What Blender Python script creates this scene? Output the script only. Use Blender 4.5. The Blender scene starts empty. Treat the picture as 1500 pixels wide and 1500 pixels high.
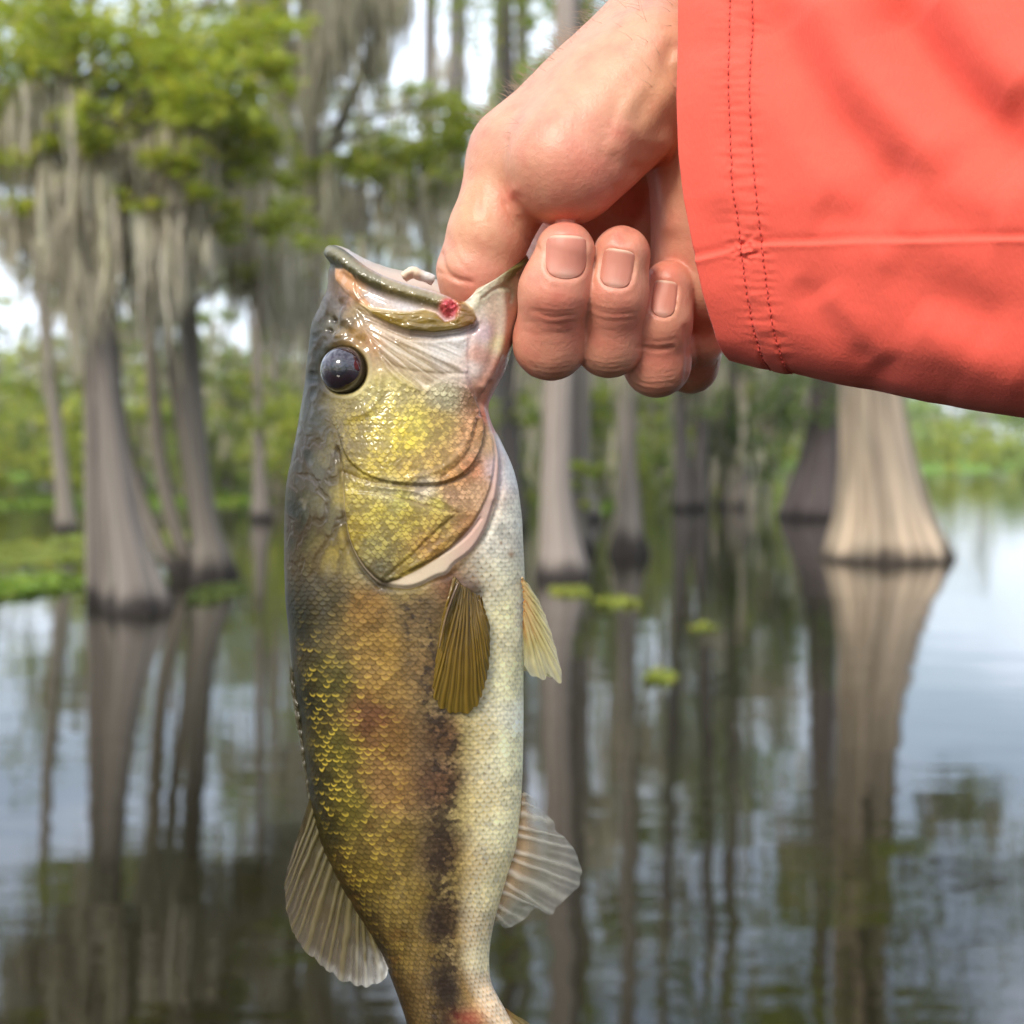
import bpy, math, random
import numpy as np
from mathutils import Vector, Matrix

scene = bpy.context.scene
COL = scene.collection
R = math.radians

# ------------------------------------------------------------------ camera
F = 2308.0            # focal length in photo pixels (1500 px wide frame)
D0 = 416.0            # mm from the lens to the plane the fish hangs in
CAMH = 1.5            # lens height above the water, metres
PITCH = math.atan((750 - 650) / F)
cam_d = bpy.data.cameras.new('camera')
cam_d.sensor_width = 36.0
cam_d.lens = 36.0 * F / 1500.0
cam_d.clip_start = 0.02
cam_d.clip_end = 2000.0
cam_d.dof.use_dof = True
cam_d.dof.focus_distance = 0.398
cam_d.dof.aperture_fstop = 17.0
cam = bpy.data.objects.new('camera', cam_d)
cam.location = (0, 0, CAMH)
cam.rotation_euler = (R(90) - PITCH, 0, 0)
COL.objects.link(cam)
scene.camera = cam

# ------------------------------------------------------------------ sky, sun, exposure
SUN_AZ, SUN_EL = R(-154), R(39)      # azimuth clockwise from +Y: behind the camera, to the left
world = bpy.data.worlds.new('World')
scene.world = world
world.use_nodes = True
nt = world.node_tree
nt.nodes.clear()
wo = nt.nodes.new('ShaderNodeOutputWorld')
bg = nt.nodes.new('ShaderNodeBackground')
sky = nt.nodes.new('ShaderNodeTexSky')
sky.sky_type = 'NISHITA'
sky.sun_disc = False
sky.sun_elevation = SUN_EL
sky.sun_rotation = SUN_AZ
sky.air_density = 1.0
sky.dust_density = 2.0
tc = nt.nodes.new('ShaderNodeTexCoord')
mp = nt.nodes.new('ShaderNodeMapping')
mp.inputs['Scale'].default_value = (1.0, 1.0, 2.2)
cn = nt.nodes.new('ShaderNodeTexNoise')
cn.inputs['Scale'].default_value = 3.2
cn.inputs['Detail'].default_value = 7
cn.inputs['Roughness'].default_value = 0.55
cr = nt.nodes.new('ShaderNodeMapRange')
cr.interpolation_type = 'SMOOTHSTEP'
cr.inputs['From Min'].default_value = 0.38
cr.inputs['From Max'].default_value = 0.66
cr.inputs['To Min'].default_value = 0.25
cr.inputs['To Max'].default_value = 0.9
mx = nt.nodes.new('ShaderNodeMix')
mx.data_type = 'RGBA'
mx.inputs['B'].default_value = (10.2, 11.2, 13.0, 1)      # thin bright cloud
nt.links.new(tc.outputs['Generated'], mp.inputs['Vector'])
nt.links.new(mp.outputs['Vector'], cn.inputs['Vector'])
nt.links.new(cn.outputs['Fac'], cr.inputs['Value'])
nt.links.new(cr.outputs['Result'], mx.inputs['Factor'])
nt.links.new(sky.outputs['Color'], mx.inputs['A'])
nt.links.new(mx.outputs['Result'], bg.inputs['Color'])
nt.links.new(bg.outputs['Background'], wo.inputs['Surface'])
bg.inputs['Strength'].default_value = 0.15

sun_d = bpy.data.lights.new('sun', 'SUN')
sun_d.energy = 2.3
sun_d.angle = R(16)
sun_d.color = (1.0, 0.93, 0.80)
sun = bpy.data.objects.new('sun', sun_d)
sdir = Vector((math.sin(SUN_AZ) * math.cos(SUN_EL), math.cos(SUN_AZ) * math.cos(SUN_EL), math.sin(SUN_EL)))
sun.rotation_euler = sdir.to_track_quat('Z', 'Y').to_euler()
COL.objects.link(sun)

vs = scene.view_settings
vs.view_transform = 'Standard'
vs.look = 'None'
vs.gamma = 1.0
vs.use_curve_mapping = False
vs.exposure = 0.42
scene.render.engine = 'CYCLES'
scene.cycles.use_denoising = True
scene.cycles.max_bounces = 8
scene.cycles.transparent_max_bounces = 16
scene.cycles.caustics_reflective = False
scene.cycles.caustics_refractive = False
scene.cycles.sample_clamp_indirect = 6.0

# ------------------------------------------------------------------ coordinates
CP, SP = math.cos(PITCH), math.sin(PITCH)
RIGHT = np.array([1.0, 0, 0]); UPV = np.array([0, SP, CP]); FWD = np.array([0, CP, -SP])
CAMP = np.array([0, 0, CAMH])

def near_mm(px, py, w):
    """photo pixel + height w (mm) towards the lens from the fish's plane -> lens-aligned mm"""
    px, py, w = np.broadcast_arrays(np.asarray(px, float), np.asarray(py, float), np.asarray(w, float))
    s = (D0 - w) / F
    return np.stack([(px - 750) * s, (py - 750) * s, w], -1)

def mm_px(P):
    s = F / (D0 - P[..., 2])
    return P[..., 0] * s + 750, P[..., 1] * s + 750

def mm_world(P):
    P = np.asarray(P, float)
    return CAMP + (P[..., 0:1] * RIGHT - P[..., 1:2] * UPV + (D0 - P[..., 2:3]) * FWD) / 1000.0

def ray(px, py):
    return (px - 750) / F * RIGHT - (py - 750) / F * UPV + FWD

def at(px, py, Y):
    """world point Y metres ahead that the lens sees at (px, py)"""
    d = ray(px, py)
    return CAMP + d * (Y / d[1])

def on_water(px, py, z=0.0):
    d = ray(px, py)
    return CAMP + d * ((z - CAMH) / d[2])

def lin(*c):
    c = np.array(c, float) / 255.0
    return np.where(c <= 0.04045, c / 12.92, ((c + 0.055) / 1.055) ** 2.4)

# ------------------------------------------------------------------ numeric helpers
def ss(a, b, x):
    t = np.clip((x - a) / (b - a), 0, 1)
    return t * t * (3 - 2 * t)

def _hash(ix, iy, iz, seed):
    h = (ix.astype(np.uint32) * np.uint32(374761393) + iy.astype(np.uint32) * np.uint32(668265263)
         + iz.astype(np.uint32) * np.uint32(2147483647) + np.uint32((seed * 974711) & 0xffffffff))
    h = (h ^ (h >> np.uint32(13))) * np.uint32(1274126177)
    h = h ^ (h >> np.uint32(16))
    return (h & np.uint32(255)).astype(np.int32)

def vnoise(x, y, z=0.0, seed=0):
    x, y, z = np.broadcast_arrays(np.asarray(x, float), np.asarray(y, float), np.asarray(z, float))
    ix, iy, iz = np.floor(x).astype(np.int64), np.floor(y).astype(np.int64), np.floor(z).astype(np.int64)
    gx, gy, gz = (x - ix).astype(np.float32), (y - iy).astype(np.float32), (z - iz).astype(np.float32)
    fx = gx * gx * gx * (gx * (gx * 6 - 15) + 10); fy = gy * gy * gy * (gy * (gy * 6 - 15) + 10); fz = gz * gz * gz * (gz * (gz * 6 - 15) + 10)
    flat = np.ndim(z) == 0 or not z.any()
    out = np.zeros(x.shape, np.float32)
    for dx in (0, 1):
        for dy in (0, 1):
            for dz in ((0,) if flat else (0, 1)):                    # gradient noise
                wgt = (fx if dx else 1 - fx) * (fy if dy else 1 - fy) * (1 if flat else (fz if dz else 1 - fz))
                h = _hash(ix + dx, iy + dy, iz + dz, seed)
                if flat:
                    g = GT2[h]; out += wgt * (g[..., 0] * (gx - dx) + g[..., 1] * (gy - dy))
                else:
                    g = GT3[h]; out += wgt * (g[..., 0] * (gx - dx) + g[..., 1] * (gy - dy) + g[..., 2] * (gz - dz))
    return out * (1.55 if flat else 1.7)

_gr = np.random.default_rng(99)
GT3 = _gr.normal(0, 1, (256, 3)).astype(np.float32); GT3 /= np.linalg.norm(GT3, axis=1, keepdims=True)
_ga = np.linspace(0, 2 * np.pi, 256, endpoint=False) + .37
GT2 = np.stack([np.cos(_ga), np.sin(_ga)], 1).astype(np.float32)

def fbm(x, y, z=0.0, octv=4, seed=0, gain=0.5):
    a, s, out, tot = 1.0, 1.0, 0, 0
    for o in range(octv):
        out = out + a * vnoise(np.asarray(x) * s, np.asarray(y) * s, np.asarray(z) * s, seed + o)
        tot += a
        a *= gain
        s *= 2.03
        x, y = np.asarray(x) * .8 - np.asarray(y) * .6, np.asarray(x) * .6 + np.asarray(y) * .8
    return out / tot

def ridged(x, y, z=0.0, octv=3, seed=0):
    a, s, out, tot = 1.0, 1.0, 0, 0
    for o in range(octv):
        out = out + a * (1 - np.abs(vnoise(np.asarray(x) * s, np.asarray(y) * s, np.asarray(z) * s, seed + o)) * 1.6)
        tot += a
        a *= 0.5
        s *= 2.1
        x, y = np.asarray(x) * .8 - np.asarray(y) * .6, np.asarray(x) * .6 + np.asarray(y) * .8
    return out / tot

def dist_line(x, y, pts):
    """distance to an open polyline and the 0..1 position along it"""
    best = np.full(x.shape, 1e9); pos = np.zeros(x.shape)
    pts = np.asarray(pts, float)
    seg = np.linalg.norm(pts[1:] - pts[:-1], axis=1)
    cum = np.concatenate([[0], np.cumsum(seg)])
    for i in range(len(pts) - 1):
        a, b = pts[i], pts[i + 1]
        d = b - a
        h = np.clip(((x - a[0]) * d[0] + (y - a[1]) * d[1]) / (d @ d + 1e-9), 0, 1)
        q = np.hypot(x - a[0] - h * d[0], y - a[1] - h * d[1])
        m = q < best
        best[m] = q[m]
        pos[m] = ((cum[i] + h * seg[i]) / cum[-1])[m]
    return best, pos

def sd_poly(x, y, pts):
    """signed distance to a closed polygon, positive inside"""
    pts = list(pts)
    d, _ = dist_line(x, y, pts + [pts[0]])
    ins = np.zeros(x.shape, bool)
    n = len(pts)
    for i in range(n):
        (x0, y0), (x1, y1) = pts[i], pts[(i + 1) % n]
        c = ((y0 > y) != (y1 > y)) & (x < (x1 - x0) * (y - y0) / ((y1 - y0) if y1 != y0 else 1e-9) + x0)
        ins ^= c
    return np.where(ins, d, -d)

def smooth_path(pts, n=60, it=3):
    """Chaikin-rounded, evenly resampled polyline (any number of columns)"""
    p = np.asarray(pts, float)
    for _ in range(it):
        q = np.empty((2 * len(p), p.shape[1]))
        q[0] = p[0]; q[-1] = p[-1]
        q[1:-1:2] = p[:-1] * 0.75 + p[1:] * 0.25
        q[2:-1:2] = p[:-1] * 0.25 + p[1:] * 0.75
        p = q
    L = np.concatenate([[0], np.cumsum(np.linalg.norm(np.diff(p[:, :2], axis=0), axis=1))])
    t = np.linspace(0, L[-1], n)
    return np.stack([np.interp(t, L, p[:, k]) for k in range(p.shape[1])], 1)

# ------------------------------------------------------------------ mesh helpers
def make_mesh(name, V, Fc, cols=None, smooth=True, attrs=None):
    V = np.ascontiguousarray(V, np.float32); Fc = np.ascontiguousarray(Fc, np.int32)
    k = Fc.shape[1]
    me = bpy.data.meshes.new(name)
    me.vertices.add(len(V)); me.vertices.foreach_set('co', V.ravel())
    me.loops.add(Fc.size); me.loops.foreach_set('vertex_index', Fc.ravel())
    me.polygons.add(len(Fc))
    me.polygons.foreach_set('loop_start', np.arange(0, Fc.size, k, dtype=np.int32))
    me.polygons.foreach_set('use_smooth', np.full(len(Fc), smooth, bool))
    me.update(calc_edges=True)
    if cols is not None:
        c = np.ones((len(V), 4), np.float32); c[:, :3] = cols
        at_ = me.attributes.new('col', 'FLOAT_COLOR', 'POINT'); at_.data.foreach_set('color', c.ravel())
    for an, av in (attrs or {}).items():
        a_ = me.attributes.new(an, 'FLOAT', 'POINT'); a_.data.foreach_set('value', np.ascontiguousarray(av, np.float32).ravel())
    return me

def link(name, me, mat, parent=None, kind=None, label=None, cat=None, group=None):
    o = bpy.data.objects.new(name, me)
    COL.objects.link(o)
    if mat is not None:
        me.materials.append(mat)
    if parent is not None:
        o.parent = parent
    if kind: o['kind'] = kind
    if label: o['label'] = label
    if cat: o['category'] = cat
    if group: o['group'] = group
    return o

def thing(name, loc, label, cat, group=None):
    o = bpy.data.objects.new(name, None)
    COL.objects.link(o)
    o.location = loc
    o['label'] = label; o['category'] = cat
    if group: o['group'] = group
    return o

def grid_faces(nr, ncol, wrap=False, off=0):
    i = np.arange(nr - 1)[:, None]
    j = np.arange(ncol if wrap else ncol - 1)[None, :]
    j2 = (j + 1) % ncol
    return np.stack([i * ncol + j + off, i * ncol + j2 + off, (i + 1) * ncol + j2 + off, (i + 1) * ncol + j + off], -1).reshape(-1, 4)

def grid_normals(P, wrap=False):
    du = np.gradient(P, axis=0)
    if wrap:
        dv = (np.roll(P, -1, 1) - np.roll(P, 1, 1)) * 0.5
    else:
        dv = np.gradient(P, axis=1)
    n = np.cross(du, dv)
    return n / (np.linalg.norm(n, axis=-1, keepdims=True) + 1e-12)

def tube(path, rad, sides=8, flat=1.0, cap=True):
    """world-space tube round a polyline; flat squeezes it along the view axis"""
    P = np.asarray(path, float); n = len(P)
    T = np.gradient(P, axis=0); T /= np.linalg.norm(T, axis=1, keepdims=True) + 1e-12
    ref = np.array([0, 1.0, 0.05])
    A = np.cross(T, ref); A /= np.linalg.norm(A, axis=1, keepdims=True) + 1e-12
    B = np.cross(A, T)
    rad = np.broadcast_to(np.asarray(rad, float), (n,))
    ph = np.linspace(0, 2 * np.pi, sides, endpoint=False)
    V = P[:, None] + rad[:, None, None] * (np.cos(ph)[None, :, None] * A[:, None] + flat * np.sin(ph)[None, :, None] * B[:, None])
    return V.reshape(-1, 3), grid_faces(n, sides, True)

# ------------------------------------------------------------------ materials
def principled(name, rough=0.5, spec=0.5, coat=0.0, coat_rough=0.1, sss=0.0, sss_r=(1, .3, .2), sss_scale=0.002,
               color=None, bump=None, metallic=0.0, sheen=0.0, coat_attr=None):
    m = bpy.data.materials.new(name); m.use_nodes = True
    n = m.node_tree; b = n.nodes['Principled BSDF']
    b.inputs['Roughness'].default_value = rough
    b.inputs['Specular IOR Level'].default_value = spec
    b.inputs['Coat Weight'].default_value = coat
    b.inputs['Coat Roughness'].default_value = coat_rough
    b.inputs['Metallic'].default_value = metallic
    b.inputs['Sheen Weight'].default_value = sheen
    if sss:
        b.inputs['Subsurface Weight'].default_value = sss
        b.inputs['Subsurface Radius'].default_value = sss_r
        b.inputs['Subsurface Scale'].default_value = sss_scale
    if color is not None:
        b.inputs['Base Color'].default_value = (*color, 1)
    else:
        a = n.nodes.new('ShaderNodeAttribute'); a.attribute_name = 'col'
        n.links.new(a.outputs['Color'], b.inputs['Base Color'])
    if coat_attr:
        a2 = n.nodes.new('ShaderNodeAttribute'); a2.attribute_name = coat_attr
        n.links.new(a2.outputs['Fac'], b.inputs['Coat Weight'])
    if bump:
        prev = None
        for (scale, stren, dist, stretch) in bump:
            g = n.nodes.new('ShaderNodeTexCoord')
            mpn = n.nodes.new('ShaderNodeMapping'); mpn.inputs['Scale'].default_value = stretch
            nz = n.nodes.new('ShaderNodeTexNoise'); nz.inputs['Scale'].default_value = scale; nz.inputs['Detail'].default_value = 4
            bp = n.nodes.new('ShaderNodeBump'); bp.inputs['Strength'].default_value = stren; bp.inputs['Distance'].default_value = dist
            n.links.new(g.outputs['Object'], mpn.inputs['Vector']); n.links.new(mpn.outputs['Vector'], nz.inputs['Vector'])
            n.links.new(nz.outputs['Fac'], bp.inputs['Height'])
            if prev: n.links.new(prev.outputs['Normal'], bp.inputs['Normal'])
            prev = bp
        n.links.new(prev.outputs['Normal'], b.inputs['Normal'])
    return m

def thin(name, trans=0.4, rough=0.5, alpha_attr=None, coat=0.0, spec=0.4):
    """leaf / fin: principled mixed with translucency, optionally see-through by a vertex value"""
    m = principled(name, rough=rough, coat=coat, spec=spec)
    n = m.node_tree; b = n.nodes['Principled BSDF']; out = n.nodes['Material Output']
    a = n.nodes.new('ShaderNodeAttribute'); a.attribute_name = 'col'
    t = n.nodes.new('ShaderNodeBsdfTranslucent'); n.links.new(a.outputs['Color'], t.inputs['Color'])
    mxs = n.nodes.new('ShaderNodeMixShader'); mxs.inputs['Fac'].default_value = trans
    n.links.new(b.outputs['BSDF'], mxs.inputs[1]); n.links.new(t.outputs['BSDF'], mxs.inputs[2])
    last = mxs
    if alpha_attr:
        al = n.nodes.new('ShaderNodeAttribute'); al.attribute_name = alpha_attr
        tr = n.nodes.new('ShaderNodeBsdfTransparent')
        m2 = n.nodes.new('ShaderNodeMixShader')
        n.links.new(al.outputs['Fac'], m2.inputs['Fac'])
        n.links.new(tr.outputs['BSDF'], m2.inputs[1]); n.links.new(mxs.outputs['Shader'], m2.inputs[2])
        last = m2
    n.links.new(last.outputs['Shader'], out.inputs['Surface'])
    return m
# ================================================================== SETTING: water, banks
rng = np.random.default_rng(7)

def water_material():
    m = bpy.data.materials.new('tannin_water'); m.use_nodes = True
    n = m.node_tree; b = n.nodes['Principled BSDF']
    b.inputs['Base Color'].default_value = (0.013, 0.011, 0.005, 1)
    b.inputs['Roughness'].default_value = 0.015
    b.inputs['IOR'].default_value = 1.46
    g = n.nodes.new('ShaderNodeTexCoord')
    prev = None
    for scale, stretch, dist in ((1.6, (0.55, 1.0, 1), 0.0065), (7.0, (0.36, 1.3, 1), 0.0017), (0.5, (0.6, 1, 1), 0.012)):
        mpn = n.nodes.new('ShaderNodeMapping'); mpn.inputs['Scale'].default_value = stretch
        mpn.inputs['Rotation'].default_value = (0, 0, R(7))
        nz = n.nodes.new('ShaderNodeTexNoise'); nz.inputs['Scale'].default_value = scale; nz.inputs['Detail'].default_value = 2
        bp = n.nodes.new('ShaderNodeBump'); bp.inputs['Strength'].default_value = 0.7; bp.inputs['Distance'].default_value = dist
        n.links.new(g.outputs['Object'], mpn.inputs['Vector']); n.links.new(mpn.outputs['Vector'], nz.inputs['Vector'])
        n.links.new(nz.outputs['Fac'], bp.inputs['Height'])
        if prev: n.links.new(prev.outputs['Normal'], bp.inputs['Normal'])
        prev = bp
    n.links.new(prev.outputs['Normal'], b.inputs['Normal'])
    return m

me = make_mesh('water', np.array([[-600, -300, 0], [600, -300, 0], [600, 900, 0], [-600, 900, 0]]), np.array([[0, 1, 2, 3]]), smooth=False)
link('water', me, water_material(), kind='structure')

M_leaf = thin('cypress_leaf', trans=0.5, rough=0.55)
M_moss = thin('spanish_moss', trans=0.25, rough=0.9, spec=0.1)
M_bark = principled('cypress_bark', rough=0.9, spec=0.15, bump=[(14, 0.6, 0.03, (1, 1, 0.16))])
M_weed = thin('floating_weed', trans=0.3, rough=0.5)
M_ground = principled('bank_soil', rough=0.95, spec=0.1, bump=[(3, 0.5, 0.1, (1, 1, 1))])

# the far bank: a low irregular sheet of grass and soil rising out of the water and running to the horizon
def bank():
    xs = np.linspace(-160, 260, 160)
    front = np.interp(xs, [-160, -60, -25, 0, 12, 30, 55, 260], [60, 62, 66, 70, 74, 92, 118, 140]) + 4 * fbm(xs * 0.12, 0 * xs, octv=3, seed=3)
    prof = [(0, -0.4), (0.6, 0.02), (1.5, 0.16), (6, 0.3), (25, 0.55), (90, 1.0), (700, 1.4)]
    V = np.array([[[x, f + d, z + (0.06 * vnoise(x, d, seed=5) if 0.5 < d < 50 else 0)] for x, f in zip(xs, front)] for d, z in prof])
    c = np.empty(V.shape)
    nz = fbm(V[..., 0] * 0.25, V[..., 1] * 0.2, octv=4, seed=9)[..., None]
    c[:] = np.array([0.13, 0.22, 0.035]) * (1 + 0.5 * nz) + np.array([0.05, 0.03, 0.01]) * np.maximum(nz, 0)
    return make_mesh('far_bank', V.reshape(-1, 3), grid_faces(len(prof), 160), c.reshape(-1, 3)), xs, front
me, bank_x, bank_f = bank()
link('far_bank', me, M_ground, kind='structure')

# ================================================================== plants: builders
GREENS = np.array([[0.32, 0.39, 0.035], [0.40, 0.45, 0.04], [0.48, 0.46, 0.045], [0.22, 0.32, 0.035], [0.30, 0.40, 0.045]])
FARG = np.array([[0.33, 0.41, 0.09], [0.40, 0.44, 0.10], [0.26, 0.36, 0.09], [0.36, 0.43, 0.13]])
BRIGHT = np.array([[0.42, 0.47, 0.07], [0.50, 0.50, 0.09], [0.36, 0.44, 0.07]])
SPRAY = np.array([[0.40, 0.47, 0.05], [0.49, 0.53, 0.055], [0.56, 0.54, 0.06], [0.32, 0.42, 0.05], [0.44, 0.50, 0.08]])
DARKS = np.array([[0.17, 0.25, 0.05], [0.21, 0.30, 0.065], [0.15, 0.23, 0.065], [0.25, 0.33, 0.065]])

def leaf_quads(C, size, rg, pal, droop=0.25, aspect=0.38):
    """C: N leaf centres -> quads in random directions, mostly flattened, slightly drooping"""
    N = len(C)
    az = rg.uniform(0, 2 * np.pi, N); tilt = rg.normal(-droop, 0.45, N)
    d = np.stack([np.cos(az) * np.cos(tilt), np.sin(az) * np.cos(tilt), np.sin(tilt)], 1)
    up = np.stack([rg.normal(0, .6, N), rg.normal(0, .6, N), np.ones(N)], 1)
    s = np.cross(d, up); s /= np.linalg.norm(s, axis=1, keepdims=True) + 1e-9
    L = size * rg.uniform(0.6, 1.4, N)[:, None]
    V = np.stack([C - d * L * 0.5, C + s * L * aspect * 0.5, C + d * L * 0.5, C - s * L * aspect * 0.5], 1)
    col = pal[rg.integers(0, len(pal), N)] * rg.uniform(0.75, 1.25, (N, 1))
    return V.reshape(-1, 3), np.repeat(col, 4, 0)

def clump_points(c, r, n, rg, flat=0.7):
    """points gathered in sub-sprays within an uneven ball"""
    k = max(3, int(n / 40))
    sub = rg.normal(0, 0.5, (k, 3)) * r
    sub[:, 2] *= flat
    idx = rg.integers(0, k, n)
    p = sub[idx] + rg.normal(0, 0.27, (n, 3)) * r * np.array([1, 1, 0.55])
    return np.asarray(c) + p

def quads(V):
    return np.arange(len(V)).reshape(-1, 4)

def trunk_mesh(P, rad, seed=0, flute=0.22, nfl=9, sides=48, base=(0.17, 0.145, 0.125), wet=0.14, rings=70):
    """tapered, fluted trunk through world points P with radii rad (metres), base first"""
    P = np.asarray(P, float); rad = np.asarray(rad, float)
    q = smooth_path(np.column_stack([P[:, 2], P[:, 0], P[:, 1], rad]), 400, 2)
    u = np.linspace(0, 1, rings) ** 1.5 * (len(q) - 1)
    q = np.stack([np.interp(u, np.arange(len(q)), q[:, k]) for k in range(4)], 1)
    z, x, y, r = q.T
    ph = np.linspace(0, 2 * np.pi, sides, endpoint=False)
    Z, PH = np.meshgrid(z, ph, indexing='ij')
    fall = np.exp(-np.maximum(Z, 0) / 1.1)
    fl = np.abs(np.cos(PH * nfl / 2 + 0.6 * np.sin(PH * 2 + seed) + seed)) - 0.55
    nz = fbm(np.cos(PH) * 1.5 + seed, np.sin(PH) * 1.5, Z * 0.8, octv=3, seed=seed)
    fine = vnoise(np.cos(PH) * 6 + seed, np.sin(PH) * 6, Z * 1.2, seed=seed + 4)
    rr = r[:, None] * (1 + flute * fl * (0.25 + 0.75 * fall) + 0.10 * nz + 0.05 * fine)
    V = np.stack([x[:, None] + rr * np.cos(PH), y[:, None] + rr * np.sin(PH), Z], -1)
    st = fbm(np.cos(PH) * 7, np.sin(PH) * 7, Z * 0.45 + seed, octv=3, seed=seed + 2)
    c = 1.18 * np.array(base) * np.clip(1 + 0.85 * st[..., None] + 0.25 * nz[..., None] + 0.25 * fl[..., None] * fall[..., None], .3, 2)
    lich = ss(0.1, 0.5, fbm(np.cos(PH) * 2, np.sin(PH) * 2, Z * 1.0 + 9, seed=seed + 7))[..., None]
    c = c * (1 - 0.4 * lich) + 0.4 * lich * np.array([0.22, 0.21, 0.16])
    wl = (ss(wet * 1.7, wet * 0.55, Z + 0.10 * nz + 0.07 * st) * .93)[..., None]
    c = c * (1 - wl) + wl * np.array([0.022, 0.018, 0.017])
    return make_mesh('trunk', V.reshape(-1, 3), grid_faces(rings, sides, True), np.clip(c, 0.01, 1).reshape(-1, 3))

def branch_mesh(a, b, r0, r1, rg, sag=0.12, n=10):
    a, b = np.asarray(a, float), np.asarray(b, float)
    t = np.linspace(0, 1, n)[:, None]
    L = np.linalg.norm(b - a)
    p = a + (b - a) * t
    p += np.sin(t * np.pi) * np.array([rg.normal(0, .06), rg.normal(0, .06), sag]) * L
    p[1:-1] += rg.normal(0, 0.015 * L, (n - 2, 3))
    V, Fc = tube(p, r0 + (r1 - r0) * t[:, 0] ** 0.7, 7)
    c = np.array([0.17, 0.15, 0.13]) * rg.uniform(0.7, 1.2, (len(V), 1))
    return make_mesh('branch', V, Fc, c)

def moss_mesh(tops, lens, rg, width=0.03, pal=((0.50, 0.44, 0.33), (0.57, 0.51, 0.39), (0.44, 0.39, 0.29), (0.50, 0.47, 0.32))):
    """hanging strands: wavy tapering ribbons from each top point"""
    N = len(tops); S = 7
    t = np.linspace(0, 1, S)
    az = rg.uniform(0, np.pi, N)
    wv = width * rg.uniform(0.4, 1.5, N)
    prof = np.array([0.5, 1.0, 0.95, 0.8, 0.6, 0.35, 0.06])
    ph = rg.uniform(0, 6.28, (N, 2)); am = rg.uniform(0.01, 0.13, (N, 1)) * lens[:, None]
    cx = tops[:, 0:1] + am * np.sin(t * 5 + ph[:, 0:1]) * t; cy = tops[:, 1:2] + am * np.cos(t * 4 + ph[:, 1:2]) * t
    cz = tops[:, 2:3] - lens[:, None] * t
    hw = wv[:, None] * prof
    A = np.stack([cx + np.cos(az)[:, None] * hw, cy + np.sin(az)[:, None] * hw, cz], -1)
    B = np.stack([cx - np.cos(az)[:, None] * hw, cy - np.sin(az)[:, None] * hw, cz], -1)
    V = np.stack([A, B], 2)                                     # N,S,2,3
    base = (np.arange(N) * S * 2)[:, None] + (np.arange(S - 1) * 2)[None]
    Fc = np.stack([base, base + 1, base + 3, base + 2], -1).reshape(-1, 4)
    pal = np.array(pal)
    c = pal[rg.integers(0, len(pal), N)] * rg.uniform(0.75, 1.2, (N, 1))
    return make_mesh('spanish_moss', V.reshape(-1, 3), Fc, np.repeat(c, S * 2, 0))

def px_path(pts, Y):
    """[(px, py, radius px)] at depth Y -> world points and radii; first point on the water, continued below it"""
    P = np.array([at(a, b, Y) for a, b, _ in pts]); r = np.array([c * Y / F for _, _, c in pts])
    P[:, 1] = Y
    P = np.vstack([[P[0, 0], Y, -0.5], P]); r = np.concatenate([[r[0] * 1.12], r])
    P[1, 2] = max(P[1, 2], 0.0)
    return P, r

def interp_trunk(P, z):
    return np.array([np.interp(z, P[:, 2], P[:, k]) for k in range(3)])

def cypress(name, label, Y, stems, group, clumps=(), moss=(), seed=1, flute=0.22, nfl=9, base=(0.17, 0.145, 0.125), leaf=0.13, dens=1.0, pal=GREENS, wet=0.14, sides=48):
    """stems: list of [(px,py,r px)...]; clumps: (px, py, dY, r px, n); moss: (px0, px1, py_top, py_bot, n, dY)"""
    rg = np.random.default_rng(seed)
    P0, _ = px_path(stems[0], Y)
    root = thing(name, (P0[1, 0], Y, 0), label, 'tree', group)
    off = np.array([P0[1, 0], Y, 0])
    main = None
    for i, s in enumerate(stems):
        P, r = px_path(s, Y + (0.25 * i if i else 0))
        if main is None: main = P
        link('trunk' if i == 0 else 'stem', trunk_mesh(P - off, r, seed + i * 3, flute, nfl, base=base, wet=wet, sides=sides), M_bark, root)
    VL, CL = [], []
    for (px, py, dY, rp, n) in clumps:
        Yc = Y + dY
        c = at(px, py, Yc); rr = rp * Yc / F
        n = int(n * dens)
        pts = clump_points(c, rr * 1.15, n, rg)
        v, cc = leaf_quads(pts, leaf, rg, pal)
        VL.append(v); CL.append(cc)
        za = max(1.2, c[2] - rg.uniform(0.2, 0.9))
        a = interp_trunk(main, min(za, main[-1, 2]))
        d = np.linalg.norm(c - a)
        if d > 0.15:
            link('branch', branch_mesh(a - off, c - off, 0.012 + 0.012 * d, 0.008, rg), M_bark, root)
    if VL:
        V = np.vstack(VL) - off
        link('crown', make_mesh('crown', V, quads(V), np.vstack(CL), smooth=False), M_leaf, root)
    TP, LN = [], []
    for (x0, x1, yt, yb, n, dY) in moss:
        for _ in range(n):
            Yc = Y + dY + rg.normal(0, 0.35)
            px = rg.uniform(x0, x1); py = yt + rg.normal(0, 14)
            a = at(px, py, Yc); b = at(px, yb + rg.normal(0, 0.22) * (yb - yt), Yc)
            L_ = max(0.12, a[2] - b[2]) * rg.uniform(0.5, 1.0)
            for q in range(3):                                       # every tuft is several fine strands
                TP.append(a + rg.normal(0, .05, 3)); LN.append(L_ * rg.uniform(.45, 1.0))
    if TP:
        link('spanish_moss', moss_mesh(np.array(TP) - off, np.array(LN), rg, width=0.017), M_moss, root, kind='stuff')
    return root

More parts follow.
